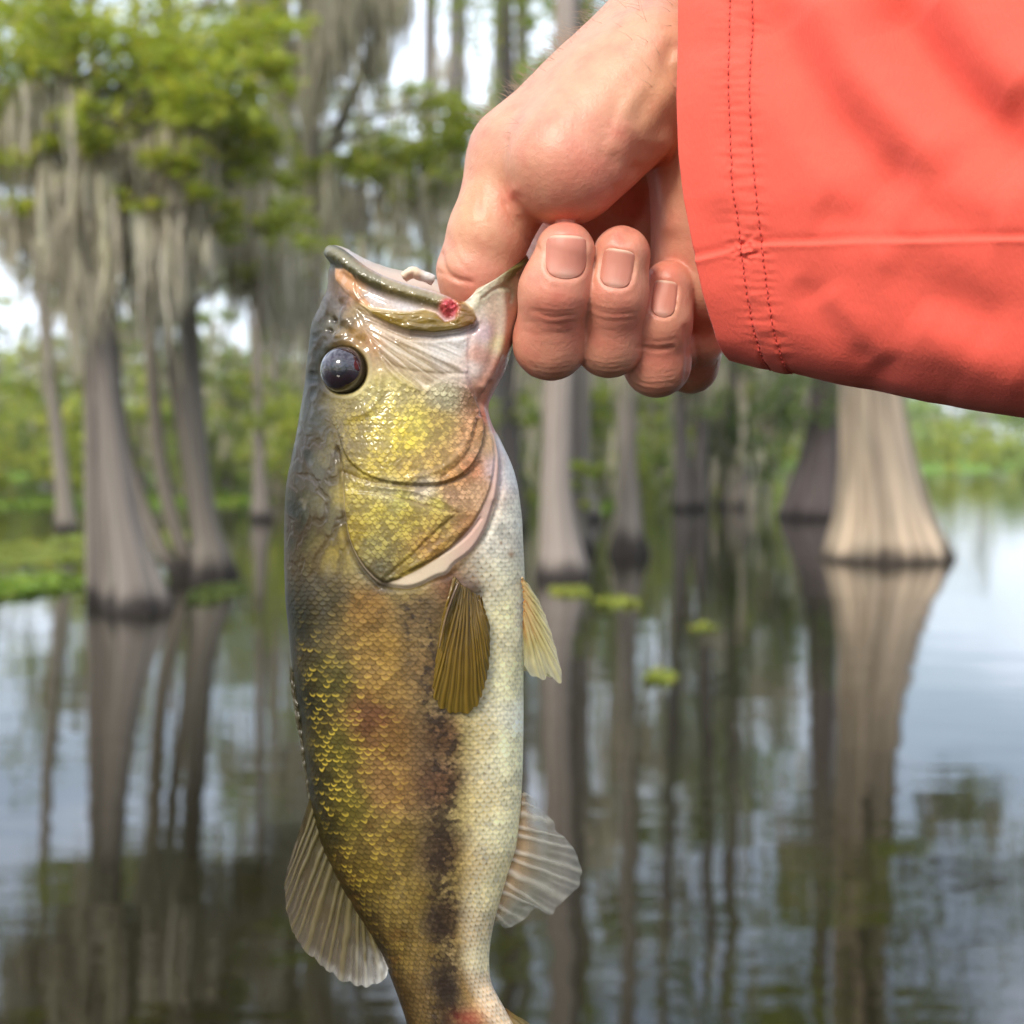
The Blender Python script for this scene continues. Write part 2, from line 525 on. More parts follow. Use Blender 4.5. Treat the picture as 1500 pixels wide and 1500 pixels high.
def canopy(x0, x1, y0, y1, n, r=(60, 130), dY=(0.2, 4.5), leaves=220, seed=0, holes=()):
    n = int(n * 1.5)
    """random high clumps filling a window of the picture above the frame"""
    rg = np.random.default_rng(seed); out = []
    while len(out) < n:
        px, py = rg.uniform(x0, x1), rg.uniform(y0, y1)
        if any((px - hx) ** 2 + (py - hy) ** 2 < hr * hr for hx, hy, hr in holes): continue
        out.append((px, py, rg.uniform(*dY), rg.uniform(*r), leaves))
    return out

NEARG = 'bald cypresses standing in the near water'

# ================================================================== near trees
cypress('cypress_tree', 'leaning grey cypress with dark wet foot and bright foliage, foremost at far left', 14.2,
        [[(203, 893, 49), (201, 864, 41), (194, 825, 32), (185, 785, 27), (176, 737, 23), (165, 640, 18), (155, 540, 17), (138, 400, 20), (114, 260, 20), (97, 100, 19), (82, -50, 17), (60, -350, 14), (50, -800, 8)],
         [(150, 470, 10), (120, 380, 16), (85, 290, 12), (40, 200, 9), (-20, 90, 6)],
         [(130, 380, 9), (150, 260, 12), (200, 150, 9), (280, 60, 6), (330, -60, 4)]],
        NEARG,
        clumps=[(30, 80, -.6, 62, 420), (15, 160, -.3, 42, 220), (118, 40, -.5, 70, 420), (200, 55, -.2, 70, 420), (268, 88, -.4, 58, 360),
                (332, 70, 0, 50, 300), (388, 108, -.6, 32, 240), (300, 130, -.6, 55, 330), (245, 150, -.3, 50, 260), (350, 165, -.4, 50, 300),
                (392, 195, 0, 36, 180), (150, 105, .5, 60, 300), (330, 225, 0, 42, 200), (375, 250, .4, 38, 170), (82, 205, -.6, 20, 90), (75, 265, -.5, 20, 70),
                (185, 140, .9, 60, 300), (225, 120, 1.1, 55, 260), (60, 20, .3, 60, 300), (300, 15, .5, 60, 300), (380, 20, .6, 50, 220), (10, 30, .6, 60, 260),
                (335, 330, .6, 30, 110), (-40, 120, .2, 60, 250), (40, 300, -.5, 30, 80), (150, 215, -.6, 32, 110), (255, 235, -.6, 36, 140), (300, 290, -.5, 30, 100), (285, 180, -.7, 44, 200), (205, 290, -.6, 22, 60), (20, 230, -.5, 40, 140), (400, 60, -.2, 40, 180), (130, 170, -.8, 36, 140)]
               + canopy(-450, 420, -560, -40, 14, seed=4, leaves=200),
        moss=[(0, 60, 150, 330, 90, .1), (40, 130, 140, 330, 160, .2), (120, 260, 190, 370, 230, .3), (230, 330, 200, 360, 150, .2), (70, 160, 260, 470, 150, -.1),
              (150, 300, 250, 430, 150, .5), (-60, 30, 180, 330, 80, .3), (250, 300, 330, 470, 40, .2), (300, 420, 170, 330, 80, .9), (90, 140, 380, 560, 50, .0), (50, 170, 320, 520, 70, -.2), (150, 270, 320, 520, 70, -.1), (0, 80, 300, 470, 50, .2)],
        seed=11, dens=1.75, leaf=0.11, pal=SPRAY)

cypress('cypress_tree', 'cypress with black flared foot and several pale slanting stems, behind the leaning one', 17.2,
        [[(314, 846, 37), (312, 818, 29), (306, 785, 21), (298, 740, 16), (289, 640, 14), (277, 500, 15), (266, 340, 15), (252, 150, 14), (240, -100, 12), (225, -500, 9), (220, -900, 5)],
         [(268, 840, 15), (243, 822, 12), (215, 760, 10.5), (190, 690, 10), (172, 600, 10), (163, 500, 11), (155, 390, 11), (146, 250, 10), (135, 60, 8), (120, -150, 5)],
         [(286, 838, 15), (268, 812, 12), (248, 745, 10.5), (233, 680, 10), (226, 590, 10), (220, 490, 11), (210, 380, 11), (204, 240, 9), (200, 60, 7), (195, -200, 4)],
         [(300, 838, 12), (290, 790, 10), (280, 720, 9), (270, 650, 9), (252, 545, 9), (240, 420, 8), (228, 300, 5)]],
        NEARG,
        clumps=[(370, 330, .2, 42, 230), (430, 370, 0, 42, 260), (418, 322, .3, 34, 170), (398, 402, -.2, 34, 170), (395, 345, .2, 36, 170), (345, 370, .5, 24, 80)]
               + canopy(-60, 620, -760, -90, 22, seed=8, leaves=170) + canopy(70, 285, 170, 390, 9, r=(45, 75), dY=(1.5, 4), seed=9, leaves=150),
        moss=[(190, 330, 300, 480, 140, -.6), (340, 440, 360, 520, 110, 0), (200, 260, 420, 560, 40, -.5), (300, 400, 250, 380, 70, .2), (390, 460, 400, 560, 60, .1)],
        seed=23, base=(0.17, 0.145, 0.12), wet=0.2, dens=1.6, pal=SPRAY)

cypress('cypress_tree', 'moss-curtained cypress showing beige hanging strands above the fish, left of the hand', 24.0,
        [[(470, 790, 34), (468, 740, 22), (462, 600, 16), (458, 400, 16), (455, 200, 15), (450, 0, 13), (445, -300, 10), (440, -800, 5)],
         [(456, 320, 6), (430, 200, 12), (400, 90, 10), (370, -20, 8), (340, -150, 5)],
         [(457, 300, 6), (490, 200, 10), (540, 90, 9), (590, -30, 7), (640, -200, 4)]],
        NEARG,
        clumps=[(555, 235, -.3, 42, 240), (620, 232, -.4, 45, 260), (680, 195, -.4, 44, 260), (690, 252, -.2, 34, 160), (600, 285, -.1, 34, 150), (655, 150, .2, 28, 110),
                (720, 180, -.2, 26, 110), (650, 205, 0, 50, 260), (580, 250, 0, 40, 180), (455, 248, -.6, 34, 130), (515, 235, -.3, 30, 120), (480, 40, .8, 40, 140), (420, 260, -.6, 30, 90)]
               + canopy(250, 760, -640, -70, 12, seed=15, leaves=170),
        moss=[(350, 420, -10, 190, 150, -.3), (395, 440, 70, 235, 110, -.3), (440, 480, 40, 240, 120, -.5), (465, 520, -10, 200, 150, -.5), (500, 560, -20, 120, 110, 0), (535, 570, 60, 190, 50, .1),
              (550, 600, -20, 130, 70, .2), (360, 440, -90, 40, 80, 0), (560, 700, 250, 330, 90, -.2), (430, 520, 260, 400, 70, -.2), (470, 640, 290, 420, 90, .1), (400, 470, 430, 540, 60, -.3)],
        seed=31, base=(0.2, 0.175, 0.145), leaf=0.15, dens=2.2, pal=SPRAY)

cypress('cypress_tree', 'pale smooth cypress with gently flared foot, close beside the belly of the fish', 17.6,
        [[(822, 846, 42), (820, 815, 33), (816, 770, 26), (813, 700, 21), (815, 620, 21), (820, 520, 22), (823, 350, 21), (828, 100, 18), (832, -200, 14), (838, -700, 8)]],
        NEARG, clumps=canopy(620, 1080, -760, -150, 20, seed=20, leaves=190),
        moss=[(740, 800, 330, 590, 40, .4), (860, 900, 420, 590, 30, .3)],
        seed=41, base=(0.27, 0.225, 0.195), flute=0.14)

cypress('cypress_tree', 'slim cypress with small dark-banded foot below the curled fingers', 21.3,
        [[(922, 812, 30), (921, 785, 22), (920, 740, 17), (919, 660, 13), (921, 560, 13), (924, 400, 13), (926, 100, 11), (926, -300, 8), (928, -700, 4)]],
        NEARG, clumps=canopy(800, 1120, -700, -160, 14, seed=21, leaves=170),
        moss=[(880, 980, 480, 600, 50, .5), (900, 960, 520, 640, 24, .2)],
        seed=43, base=(0.21, 0.18, 0.155), wet=0.28)

cypress('cypress_tree', 'huge pale fluted cypress with broad skirted foot below the coral sleeve', 20.5,
        [[(1301, 816, 92), (1300, 795, 84), (1297, 760, 72), (1292, 715, 62), (1284, 655, 53), (1276, 580, 46), (1272, 450, 42), (1270, 200, 38), (1270, -150, 33), (1272, -600, 24), (1275, -1000, 14)],
         [(1275, -100, 12), (1340, -220, 12), (1420, -330, 9), (1500, -420, 6)]],
        NEARG, clumps=canopy(1080, 1480, -620, -120, 26, seed=25, leaves=200) + canopy(1120, 1460, -560, 230, 16, dY=(-3.5, -1.2), seed=45, leaves=220) + canopy(1150, 1420, 140, 430, 7, r=(45, 75), dY=(-3.2, -1.2), seed=46, leaves=200) + [(1420, 480, -.6, 60, 260), (1390, 440, -.3, 60, 240), (1470, 400, 0, 50, 160), (1350, 380, -.8, 50, 160)]
               + canopy(1340, 1800, -460, 400, 26, r=(50, 100), seed=26, leaves=180),
        moss=[(1360, 1480, 430, 520, 50, -.4), (1150, 1260, 330, 520, 60, .3)],
        seed=53, base=(0.39, 0.305, 0.225), flute=0.13, nfl=21, wet=0.12, sides=120)

cypress('cypress_tree', 'dark conical cypress foot half hidden behind the huge pale trunk', 32.0,
        [[(1196, 757, 54), (1197, 730, 46), (1200, 690, 36), (1204, 640, 26), (1207, 600, 20), (1210, 500, 18), (1213, 200, 14), (1215, -200, 8)]],
        NEARG, clumps=[(1190, 590, -.5, 50, 220), (1140, 570, -.4, 40, 180), (1240, 560, -.2, 40, 160), (1150, 620, -.6, 26, 90)] + canopy(1080, 1330, -300, 320, 14, seed=27, leaves=160),
        moss=[(1100, 1200, 480, 600, 60, .2)], seed=57, base=(0.11, 0.085, 0.08), flute=0.14, nfl=13, pal=DARKS, leaf=0.2)

cypress('cypress_tree', 'twin-stemmed dark cypress on one narrow foot, below the sleeve cuff', 36.0,
        [[(1001, 744, 15), (1000, 700, 12), (997, 620, 10), (992, 500, 9), (985, 300, 9), (978, 0, 7), (975, -200, 4)],
         [(1022, 744, 15), (1024, 700, 12), (1030, 620, 10), (1036, 500, 9), (1042, 300, 8), (1048, 0, 6)]],
        NEARG, clumps=[(1010, 560, 0, 34, 120), (1045, 590, -.4, 30, 110)] + canopy(930, 1120, -100, 420, 14, seed=28, leaves=150), moss=[(980, 1060, 540, 640, 40, .1)],
        seed=59, base=(0.10, 0.085, 0.08), pal=DARKS, leaf=0.2)

cypress('cypress_tree', 'short dark cypress half hidden behind the pale smooth trunk', 21.8,
        [[(848, 810, 26), (846, 785, 18), (843, 730, 12), (841, 650, 11), (842, 500, 10), (845, 200, 8), (846, -100, 5)]],
        NEARG, clumps=[(856, 690, -.3, 22, 90), (850, 720, -.3, 16, 50)] + canopy(770, 930, -200, 200, 7, seed=29, leaves=150), seed=61, base=(0.09, 0.08, 0.075))

cypress('cypress_tree', 'small grey cypress rising between the pale smooth trunk and the slim banded one', 31.0,
        [[(864, 760, 18), (861, 735, 13), (858, 690, 9), (856, 600, 8), (856, 400, 8), (858, 0, 6)]],
        NEARG, clumps=[(870, 590, 0, 26, 90)] + canopy(800, 930, -100, 300, 7, seed=30, leaves=140), seed=63, base=(0.2, 0.17, 0.15), leaf=0.18)

cypress('cypress_tree', 'dark straight cypress just right of the throat of the fish', 28.0,
        [[(750, 775, 22), (749, 740, 16), (747, 640, 13), (746, 500, 12), (745, 250, 11), (742, -50, 8), (740, -300, 4)]],
        NEARG, clumps=[(775, 600, 0, 30, 100)] + canopy(680, 830, -250, 60, 10, seed=32, leaves=140), moss=[(700, 800, 440, 580, 50, .1)], seed=65, base=(0.12, 0.10, 0.09), leaf=0.18)

cypress('cypress_tree', 'slender grey cypress beyond the green mats near the left picture edge', 26.6,
        [[(98, 782, 18), (96, 755, 13), (91, 700, 11), (84, 640, 10), (74, 560, 9), (62, 450, 8), (50, 250, 7), (45, -50, 5)]],
        NEARG, clumps=[(60, 520, 0, 40, 130), (20, 560, .3, 40, 120), (100, 560, .5, 30, 90), (30, 420, .3, 40, 120)] + canopy(-150, 200, -100, 260, 9, seed=33, leaves=130),
        moss=[(30, 130, 520, 600, 40, .2)], seed=67, base=(0.22, 0.19, 0.16), leaf=0.18)

cypress('cypress_tree', 'far small cypress with dark conical foot, between the black-footed cypress and the fish', 31.0,
        [[(383, 762, 17), (382, 735, 12), (380, 690, 8), (378, 600, 7), (376, 400, 7), (372, 100, 5)]],
        NEARG, clumps=[(350, 620, 0, 40, 150), (400, 600, .4, 40, 150), (360, 560, .2, 36, 120)] + canopy(280, 470, -100, 300, 8, seed=34, leaves=130), seed=69, base=(0.2, 0.17, 0.15), leaf=0.18)

# ================================================================== tall bare trunks against the sky, top centre
PINEG = 'tall thin trunks beyond the moss curtains'
for i, (px, Y, rp, lab) in enumerate([(628, 44, 10, 'dark tall trunk at the left of the sky gap above the fish'),
                                      (668, 40, 14, 'thickest tall grey trunk in the sky gap above the fish'),
                                      (727, 50, 8, 'thinnest tall trunk in the middle of the sky gap'),
                                      (762, 46, 11, 'tall dark trunk at the right of the sky gap, above the thumb'),
                                      (826, 42, 13, 'tall brown trunk nearest above the back of the hand')]):
    cypress('pine_tree', lab, Y, [[(px, 650 + 1.5 * F / Y, rp * 1.5), (px, 640, rp * 1.1), (px, 300, rp), (px + 3, 0, rp * 0.9), (px + 6, -400, rp * 0.6), (px + 8, -650, rp * 0.3)]], PINEG,
            clumps=canopy(px - 90, px + 90, -620, -60, 9, r=(30, 60), seed=70 + i, leaves=110) + [(px + 20, 330, .3, 40, 110), (px - 25, 420, .3, 46, 130), (px + 10, 500, .4, 46, 130)],
            moss=[(px - 30, px + 30, 90, 190, 16, .1), (px - 40, px + 40, 300, 420, 26, .1), (px - 40, px + 40, 400, 520, 26, .1)],
            seed=90 + i, base=(0.13, 0.115, 0.11), flute=0.08, leaf=0.22, pal=DARKS)

# ================================================================== farther swamp forest: copies of four trees
def proto(kind, seed):
    rg = np.random.default_rng(seed)
    H = [19.0, 16.0, 21.0, 13.0][kind]
    lean = rg.normal(0, 0.3)
    P = np.array([[0, 0, -0.5], [0, 0, 0], [0.03, 0, 0.8], [0.1 * lean, 0, 2.5], [0.5 * lean, 0, H * .6], [lean, 0, H]])
    r = np.array([.62, .55, .3, .22, .16, .03]) * [1, .9, 1.1, .8][kind]
    root = thing('cypress_tree', (0, 0, -50), 'distant cypress standing in the far swamp forest', 'tree', 'distant swamp trees')
    link('trunk', trunk_mesh(P, r, seed, 0.2, 7, sides=12, rings=26, base=(0.2, 0.17, 0.15)), M_bark, root)
    VL, CL, TP, LN = [], [], [], []
    for k in range([42, 36, 46, 28][kind]):
        z = rg.uniform(1.0, H) if k % 3 else rg.uniform(.8, 6); sp = (0.6 + 2.3 * math.sin(min(1, max(0, z / H)) * 2.6)) * rg.uniform(.3, 1.1)
        a = rg.uniform(0, 6.28)
        c = np.array([math.cos(a) * sp + lean * z / H, math.sin(a) * sp, z])
        v, cc = leaf_quads(clump_points(c, rg.uniform(.55, 1.0), 130, rg, .6), 0.30, rg, FARG if kind != 2 else DARKS)
        VL.append(v); CL.append(cc)
        if k % 3 == 0:
            link('branch', branch_mesh([lean * z / H, 0, max(1, z - .6)], c, .05, .015, rg, n=6), M_bark, root)
        for _ in range(7):
            TP.append(c + rg.normal(0, .45, 3) * [1, 1, .3]); LN.append(rg.uniform(.6, 2.2))
    V = np.vstack(VL)
    link('crown', make_mesh('crown', V, quads(V), np.vstack(CL), smooth=False), M_leaf, root)
    link('spanish_moss', moss_mesh(np.array(TP), np.array(LN), rg, width=0.08), M_moss, root, kind='stuff')
    return root

protos = [proto(k, 200 + k) for k in range(4)]
DG = 'distant swamp trees'
rg = np.random.default_rng(77)
spots = []
for px in np.linspace(-330, 1130, 44):                              # left and middle woods
    Yd = rg.choice([38, 44, 50, 56, 62, 70, 80]) + rg.normal(0, 2)
    spots.append((px + rg.normal(0, 16), Yd, rg.uniform(.75, 1.05) * (.42 if (-120 < px < 230 or 590 < px < 800) else .85), rg.integers(0, 4)))
for px in np.linspace(980, 1850, 20):                               # low far trees on the right
    spots.append((px + rg.normal(0, 14), rg.uniform(98, 135) + max(0, (px - 1200) * 0.02), rg.uniform(.27, .40), rg.integers(0, 4)))
used = set(); far_list = []
ZONES = [(-900, 0, 'past the left picture edge'), (0, 150, 'left of the leaning grey cypress'), (150, 350, 'behind the two dark-footed cypresses at left'), (350, 560, 'behind the moss curtains above the fish'),
         (560, 740, 'behind the fish and the thumb'), (740, 880, 'behind the pale smooth cypress'), (880, 1080, 'behind the slim cypresses below the fingers'), (1080, 1300, 'behind the huge pale trunk'),
         (1300, 1500, 'right of the huge pale trunk'), (1500, 2600, 'past the right picture edge')]
ORD = ['leftmost', 'second from left', 'third from left', 'fourth from left', 'fifth from left', 'sixth from left', 'seventh from left', 'eighth from left', 'ninth from left', 'tenth from left', 'eleventh from left', 'twelfth from left', 'thirteenth from left', 'fourteenth from left']
def name_by_place(items, look):
    """items: (px, key, object): label by look, zone and order within the zone"""
    cnt = {}
    for px, key, o in sorted(items, key=lambda q: q[0]):
        z = next(zn for a, b, zn in ZONES if a <= px < b)
        k = cnt.get((key, z), 0); cnt[(key, z)] = k + 1
        o['label'] = look[key] + ' ' + z + ((', ' + ORD[k]) if cnt_total(items, key, z) > 1 else '')
def cnt_total(items, key, z):
    a, b = next((a, b) for a, b, zn in ZONES if zn == z)
    return sum(1 for px, kk, _ in items if kk == key and a <= px < b)
for (px, Y, s, k) in spots:
    src = protos[k]
    if k not in used:
        used.add(k); t = src; kids = []
    else:
        t = src.copy(); COL.objects.link(t)
        for ch in list(src.children):
            c = ch.copy(); COL.objects.link(c); c.parent = t
    X = (px - 750) / F * Y
    t.location = (X, Y, 0.0 if Y < 66 else 0.1)
    t.scale = (s * 1.1, s * 1.1, s)
    t.rotation_euler = (0, 0, rg.uniform(0, 6.28))
    t['group'] = DG
    far_list.append((px, Y, s, k, t))

name_by_place([(px, int(k) + (4 if Y > 95 else 0), t) for px, Y, s, k, t in far_list],
              ['tall full distant cypress', 'medium round distant cypress', 'tallest dark distant cypress', 'short open distant cypress',
               'full far-shore tree', 'round far-shore tree', 'dark far-shore tree', 'short far-shore tree'])
# bushes along the far bank
def bush_mesh(seed, pal):
    rg = np.random.default_rng(seed)
    VL, CL = [], []
    for k in range(9):
        c = np.array([rg.normal(0, 1.1), rg.normal(0, .6), rg.uniform(.3, 1.5)])
        v, cc = leaf_quads(clump_points(c, rg.uniform(.5, .8), 110, rg, .7), 0.24, rg, pal)
        VL.append(v); CL.append(cc)
    V = np.vstack(VL); V[:, 2] = np.abs(V[:, 2])
    return make_mesh('bush', V, quads(V), np.vstack(CL), smooth=False)
bush_list = []; shallow = []
bushes = [bush_mesh(300, BRIGHT), bush_mesh(301, FARG), bush_mesh(302, BRIGHT)]
for b in bushes: b.materials.append(M_leaf)
for i, px in enumerate(np.linspace(-120, 1620, 42)):
    X0 = (px - 750) / F
    Y = 60.0
    for _ in range(6): Y = np.interp(X0 * Y, bank_x, bank_f) + 3
    Y += rg.uniform(0, 14) + (8 if px > 1000 else 0)
    o = link('bush', bushes[i % 3], None, cat='bush', group='bushes along the far bank')
    bush_list.append((px, i % 3, o))
    o.location = (X0 * Y, Y, 0.1)
    s = rg.uniform(1.1, 2.0) * (1.6 if px < 1000 else .9)
    o.scale = (s * 1.3, s, s * rg.uniform(.8, 1.3)); o.rotation_euler = (0, 0, rg.uniform(0, 6.28))

name_by_place(bush_list, ['rounded pale green bank bush', 'rounded dark green bank bush', 'spreading pale green bank bush'])

# loose young growth standing in the shallows between the trunks, nearer than the bank
for i, (px, Y) in enumerate([(-30, 40), (30, 46), (70, 38), (130, 44), (340, 42), (395, 47), (440, 40), (790, 44), (855, 50), (900, 42), (960, 46), (1060, 48), (1110, 43), (1150, 52), (1395, 74), (1450, 84), (1490, 70)]):
    o = link('bush', bushes[i % 3], None, cat='bush', group='young growth in the shallows')
    o.location = ((px - 750) / F * Y, Y, -0.1); s = 1.0 + .5 * ((i * 7) % 5) / 4
    o.scale = (s * .9, s * .8, s * (1.0 if px > 1300 else 1.35)); o.rotation_euler = (0, 0, i * 1.3)
    shallow.append((px, i % 3, o))
name_by_place(shallow, ['rounded yellow-green shallows bush', 'loose mid-green shallows bush', 'spreading yellow-green shallows bush'])

# the far-off wood behind everything: one mass of foliage
def far_wood():
    rg = np.random.default_rng(400); VL, CL = [], []
    for k in range(560):
        px = rg.uniform(-400, 1900); Y = rg.uniform(140, 175)
        top = np.interp(px, [-400, 0, 900, 1150, 1300, 1900], [10, 9.5, 9.0, 7.0, 5.6, 5.0])
        c = np.array([(px - 750) / F * Y, Y, rg.uniform(0.3, 1) ** 0.8 * top])
        v, cc = leaf_quads(clump_points(c, 2.2, 70, rg, .8), 0.9, rg, DARKS if rg.random() < .3 else FARG)
        VL.append(v); CL.append(cc)
    V = np.vstack(VL); V[:, 2] = np.maximum(V[:, 2], 0.1)
    return make_mesh('far_wood', V, quads(V), np.vstack(CL), smooth=False)
link('far_wood', far_wood(), M_leaf, kind='stuff', label='far-off wood closing the view behind the swamp', cat='wood')

# the swamp closes round behind the boat as well: one mass of foliage all round, out of frame
def wood_around():
    rg = np.random.default_rng(410); VL, CL = [], []
    for k in range(900):
        a = R(rg.uniform(24, 336)); d = rg.uniform(26, 42)
        z = rg.uniform(0.4, 13) * (0.75 + .25 * math.sin(a * 9))
        c = np.array([math.sin(a) * d, math.cos(a) * d, z])
        v, cc = leaf_quads(clump_points(c, 2.0, 150, rg, .9), 0.34, rg, DARKS if rg.random() < .5 else FARG)
        VL.append(v); CL.append(cc)
    V = np.vstack(VL); V[:, 2] = np.maximum(V[:, 2], 0.1)
    return make_mesh('swamp_wood', V, quads(V), np.vstack(CL), smooth=False)
link('swamp_wood', wood_around(), M_leaf, kind='stuff', label='wood closing round the water beside and behind the boat', cat='wood')

# ================================================================== floating weed
def weed(px0, px1, py0, py1, n, lab, size=0.09, pal=((0.20, 0.32, 0.03), (0.26, 0.38, 0.04), (0.15, 0.26, 0.03), (0.30, 0.36, 0.05)), seed=0, hgt=0.03, group='floating weed mats'):
    rg = np.random.default_rng(seed)
    a, b = on_water(px0, py1), on_water(px1, py1); c = on_water((px0 + px1) / 2, py0)
    X0, X1, Ya, Yb = a[0], b[0], a[1], c[1]
    cx, cy = (X0 + X1) / 2, (Ya + Yb) / 2
    hx, hy = abs(X1 - X0) / 2, abs(Yb - Ya) / 2
    an = rg.uniform(0, 6.28, n * 2); rr = np.sqrt(rg.uniform(0, 1, n * 2))
    lim = 0.8 + 0.25 * vnoise(np.cos(an) * 2 + seed, np.sin(an) * 2, seed=seed)
    p = np.stack([np.cos(an) * rr * hx * lim, np.sin(an) * rr * hy * lim, np.abs(rg.normal(0, hgt, n * 2)) + 0.006], 1)
    p = p[fbm(p[:, 0] * 1.5, p[:, 1] * .8, octv=3, seed=seed + 5) > -0.25][:n]
    V, C = leaf_quads(p, size, rg, np.array(pal), droop=0.0, aspect=0.8)
    V[:, 2] = np.maximum(V[:, 2], 0.004)
    o = link('weed_mat', make_mesh('weed_mat', V, quads(V), C, smooth=False), M_weed, label=lab, cat='water weed', group=group)
    o.location = (cx, cy, 0)
    return o

YEL = ((0.30, 0.34, 0.04), (0.36, 0.36, 0.06), (0.24, 0.30, 0.04))
PAD = 'small yellowish weed patches'
weed(-220, 165, 775, 838, 6500, 'broad bright green weed mat left of the leaning cypress', seed=1, hgt=0.012, size=0.085, pal=((0.26, 0.33, 0.05), (0.32, 0.36, 0.06), (0.20, 0.29, 0.05), (0.36, 0.36, 0.06)))
weed(-150, 50, 842, 888, 2200, 'lower leafy weed mat touching the left edge of the picture', seed=2, size=0.09, hgt=0.025)
weed(-250, 420, 718, 752, 7500, 'long thin pale weed strip far behind the leaning cypress', seed=3, size=0.16)
weed(770, 1000, 722, 758, 3800, 'green weed mat between the slim trunks right of the fish', seed=4, size=0.14)
weed(760, 1140, 680, 704, 6500, 'far bright weed strip behind the trunks right of the fish', seed=5, size=0.34, hgt=.08, pal=BRIGHT)
weed(1320, 1800, 660, 690, 9000, 'far bright weed strip right of the huge pale trunk', seed=6, size=0.36, hgt=.1, pal=BRIGHT)
weed(796, 872, 858, 876, 260, 'yellowish weed patch at the foot of the pale smooth cypress', seed=7, size=0.06, pal=YEL, hgt=0.012, group=PAD)
weed(868, 955, 874, 894, 260, 'yellowish weed patch in front of the slim dark-banded cypress', seed=8, size=0.06, pal=YEL, hgt=0.015, group=PAD)
weed(942, 1004, 984, 1003, 170, 'small yellowish weed patch nearest, right of the pelvic fin', seed=9, size=0.05, pal=YEL, hgt=0.012, group=PAD)
weed(235, 330, 856, 888, 700, 'olive weed patch between the two dark-footed cypresses at left', seed=10, size=0.07, pal=((0.16, 0.2, 0.04), (0.12, 0.16, 0.03)), hgt=0.015, group=PAD)
weed(1010, 1060, 915, 925, 70, 'tiny yellowish weed patch right of the slim reflections', seed=11, size=0.05, pal=YEL, hgt=0.01, group=PAD)
# ================================================================== PERSON: right hand, wrist and coral sleeve
def rc(P, a, b, ra, rb):
    """round cone between two (px, py, w) ends, radii in photo px"""
    A, B = near_mm(*a), near_mm(*b)
    ra = ra * (D0 - a[2]) / F; rb = rb * (D0 - b[2]) / F
    ab = B - A
    h = np.clip(((P - A) @ ab) / (ab @ ab), 0, 1).astype(P.dtype)
    d = P - A - h[..., None] * ab.astype(P.dtype)
    return np.sqrt((d * d).sum(-1)) - (ra + (rb - ra) * h)

def smin(a, b, k):
    h = np.maximum(k - np.abs(a - b), 0) / k
    return np.minimum(a, b) - h * h * k * 0.25

def ell(P, c, r, rot=0.0):
    C = near_mm(*c).astype(P.dtype); q = P - C
    cr_, sr_ = math.cos(rot), math.sin(rot)
    q = np.stack([q[..., 0] * cr_ + q[..., 1] * sr_, -q[..., 0] * sr_ + q[..., 1] * cr_, q[..., 2]], -1)
    r = np.array(r, P.dtype)
    k0 = np.linalg.norm(q / r, axis=-1); k1 = np.linalg.norm(q / (r * r), axis=-1) + 1e-6
    return k0 * (k0 - 1) / k1

FINGERS = [  # knuckle at the palm, middle joint, end joint, tip: (px, py, w), radii px
    ([(800, 360, -38), (806, 502, 6), (813, 425, 16), (828, 368, 18)], [54, 52, 50, 43]),
    ([(885, 400, -38), (893, 502, 4), (900, 430, 13), (911, 373, 15)], [52, 48, 47, 42]),
    ([(972, 420, -36), (962, 532, -3), (967, 470, 4), (980, 420, 4)], [50, 47, 44, 38]),
    ([(1040, 430, -34), (1012, 535, -24), (1024, 490, -14), (1030, 465, -12)], [46, 38, 36, 30]),
]

def hand_sdf(P):
    # wrist and forearm
    d = rc(P, (1330, 190, 6), (1130, 170, -4), 170, 150)
    d = smin(d, rc(P, (1130, 150, -4), (985, 95, -6), 150, 105), 14)
    # palm bones behind
    for a, b, ra, rb in (((1040, 120, -14), (800, 345, -38), 90, 58), ((1060, 180, -16), (885, 385, -40), 90, 56),
                         ((1080, 230, -16), (972, 405, -38), 90, 54), ((1090, 290, -14), (1038, 425, -32), 90, 50)):
        d = smin(d, rc(P, a, b, ra, rb), 8)
    # heel of the hand on the little-finger side
    d = smin(d, rc(P, (1090, 190, 2), (1040, 400, -6), 118, 82), 7)
    d = smin(d, rc(P, (1000, 250, -4), (1010, 380, -8), 40, 42), 8)
    # ball of the thumb
    th = rc(P, (955, 110, 8), (828, 238, 15), 100, 92)
    th = smin(th, rc(P, (880, 150, 4), (770, 230, 4), 95, 72), 6)
    d = smin(d, th, 4)
    # thumb
    t = rc(P, (950, 85, -2), (764, 232, 2), 100, 74)
    t = smin(t, rc(P, (764, 232, 2), (716, 345, 6), 74, 59), 5)
    t2 = smin(rc(P, (716, 340, 6), (698, 398, 5), 58, 57), rc(P, (698, 398, 5), (695, 455, 0), 56, 46), 2)
    t = smin(t, t2, 2.0)
    d = smin(d, t, 3)
    # bulge of skin where the thumb meets its ball, and the tendon to the wrist
    d = smin(d, ell(P, (762, 292, 9), (5.2, 6.5, 5), 0.5), 3)
    for j, (pts, rr) in enumerate(FINGERS):
        f = rc(P, pts[0], pts[1], rr[0], rr[1])
        f = smin(f, rc(P, pts[1], pts[2], rr[1], rr[2]), 2.5)
        f = smin(f, rc(P, pts[2], pts[3], rr[2], rr[3]), 3)
        # knuckle pad over the middle joint and a fuller fingertip pad
        q = pts[1]
        base = 5 if j == 3 else 0.9
        d = smin(d, f, base)
    return d

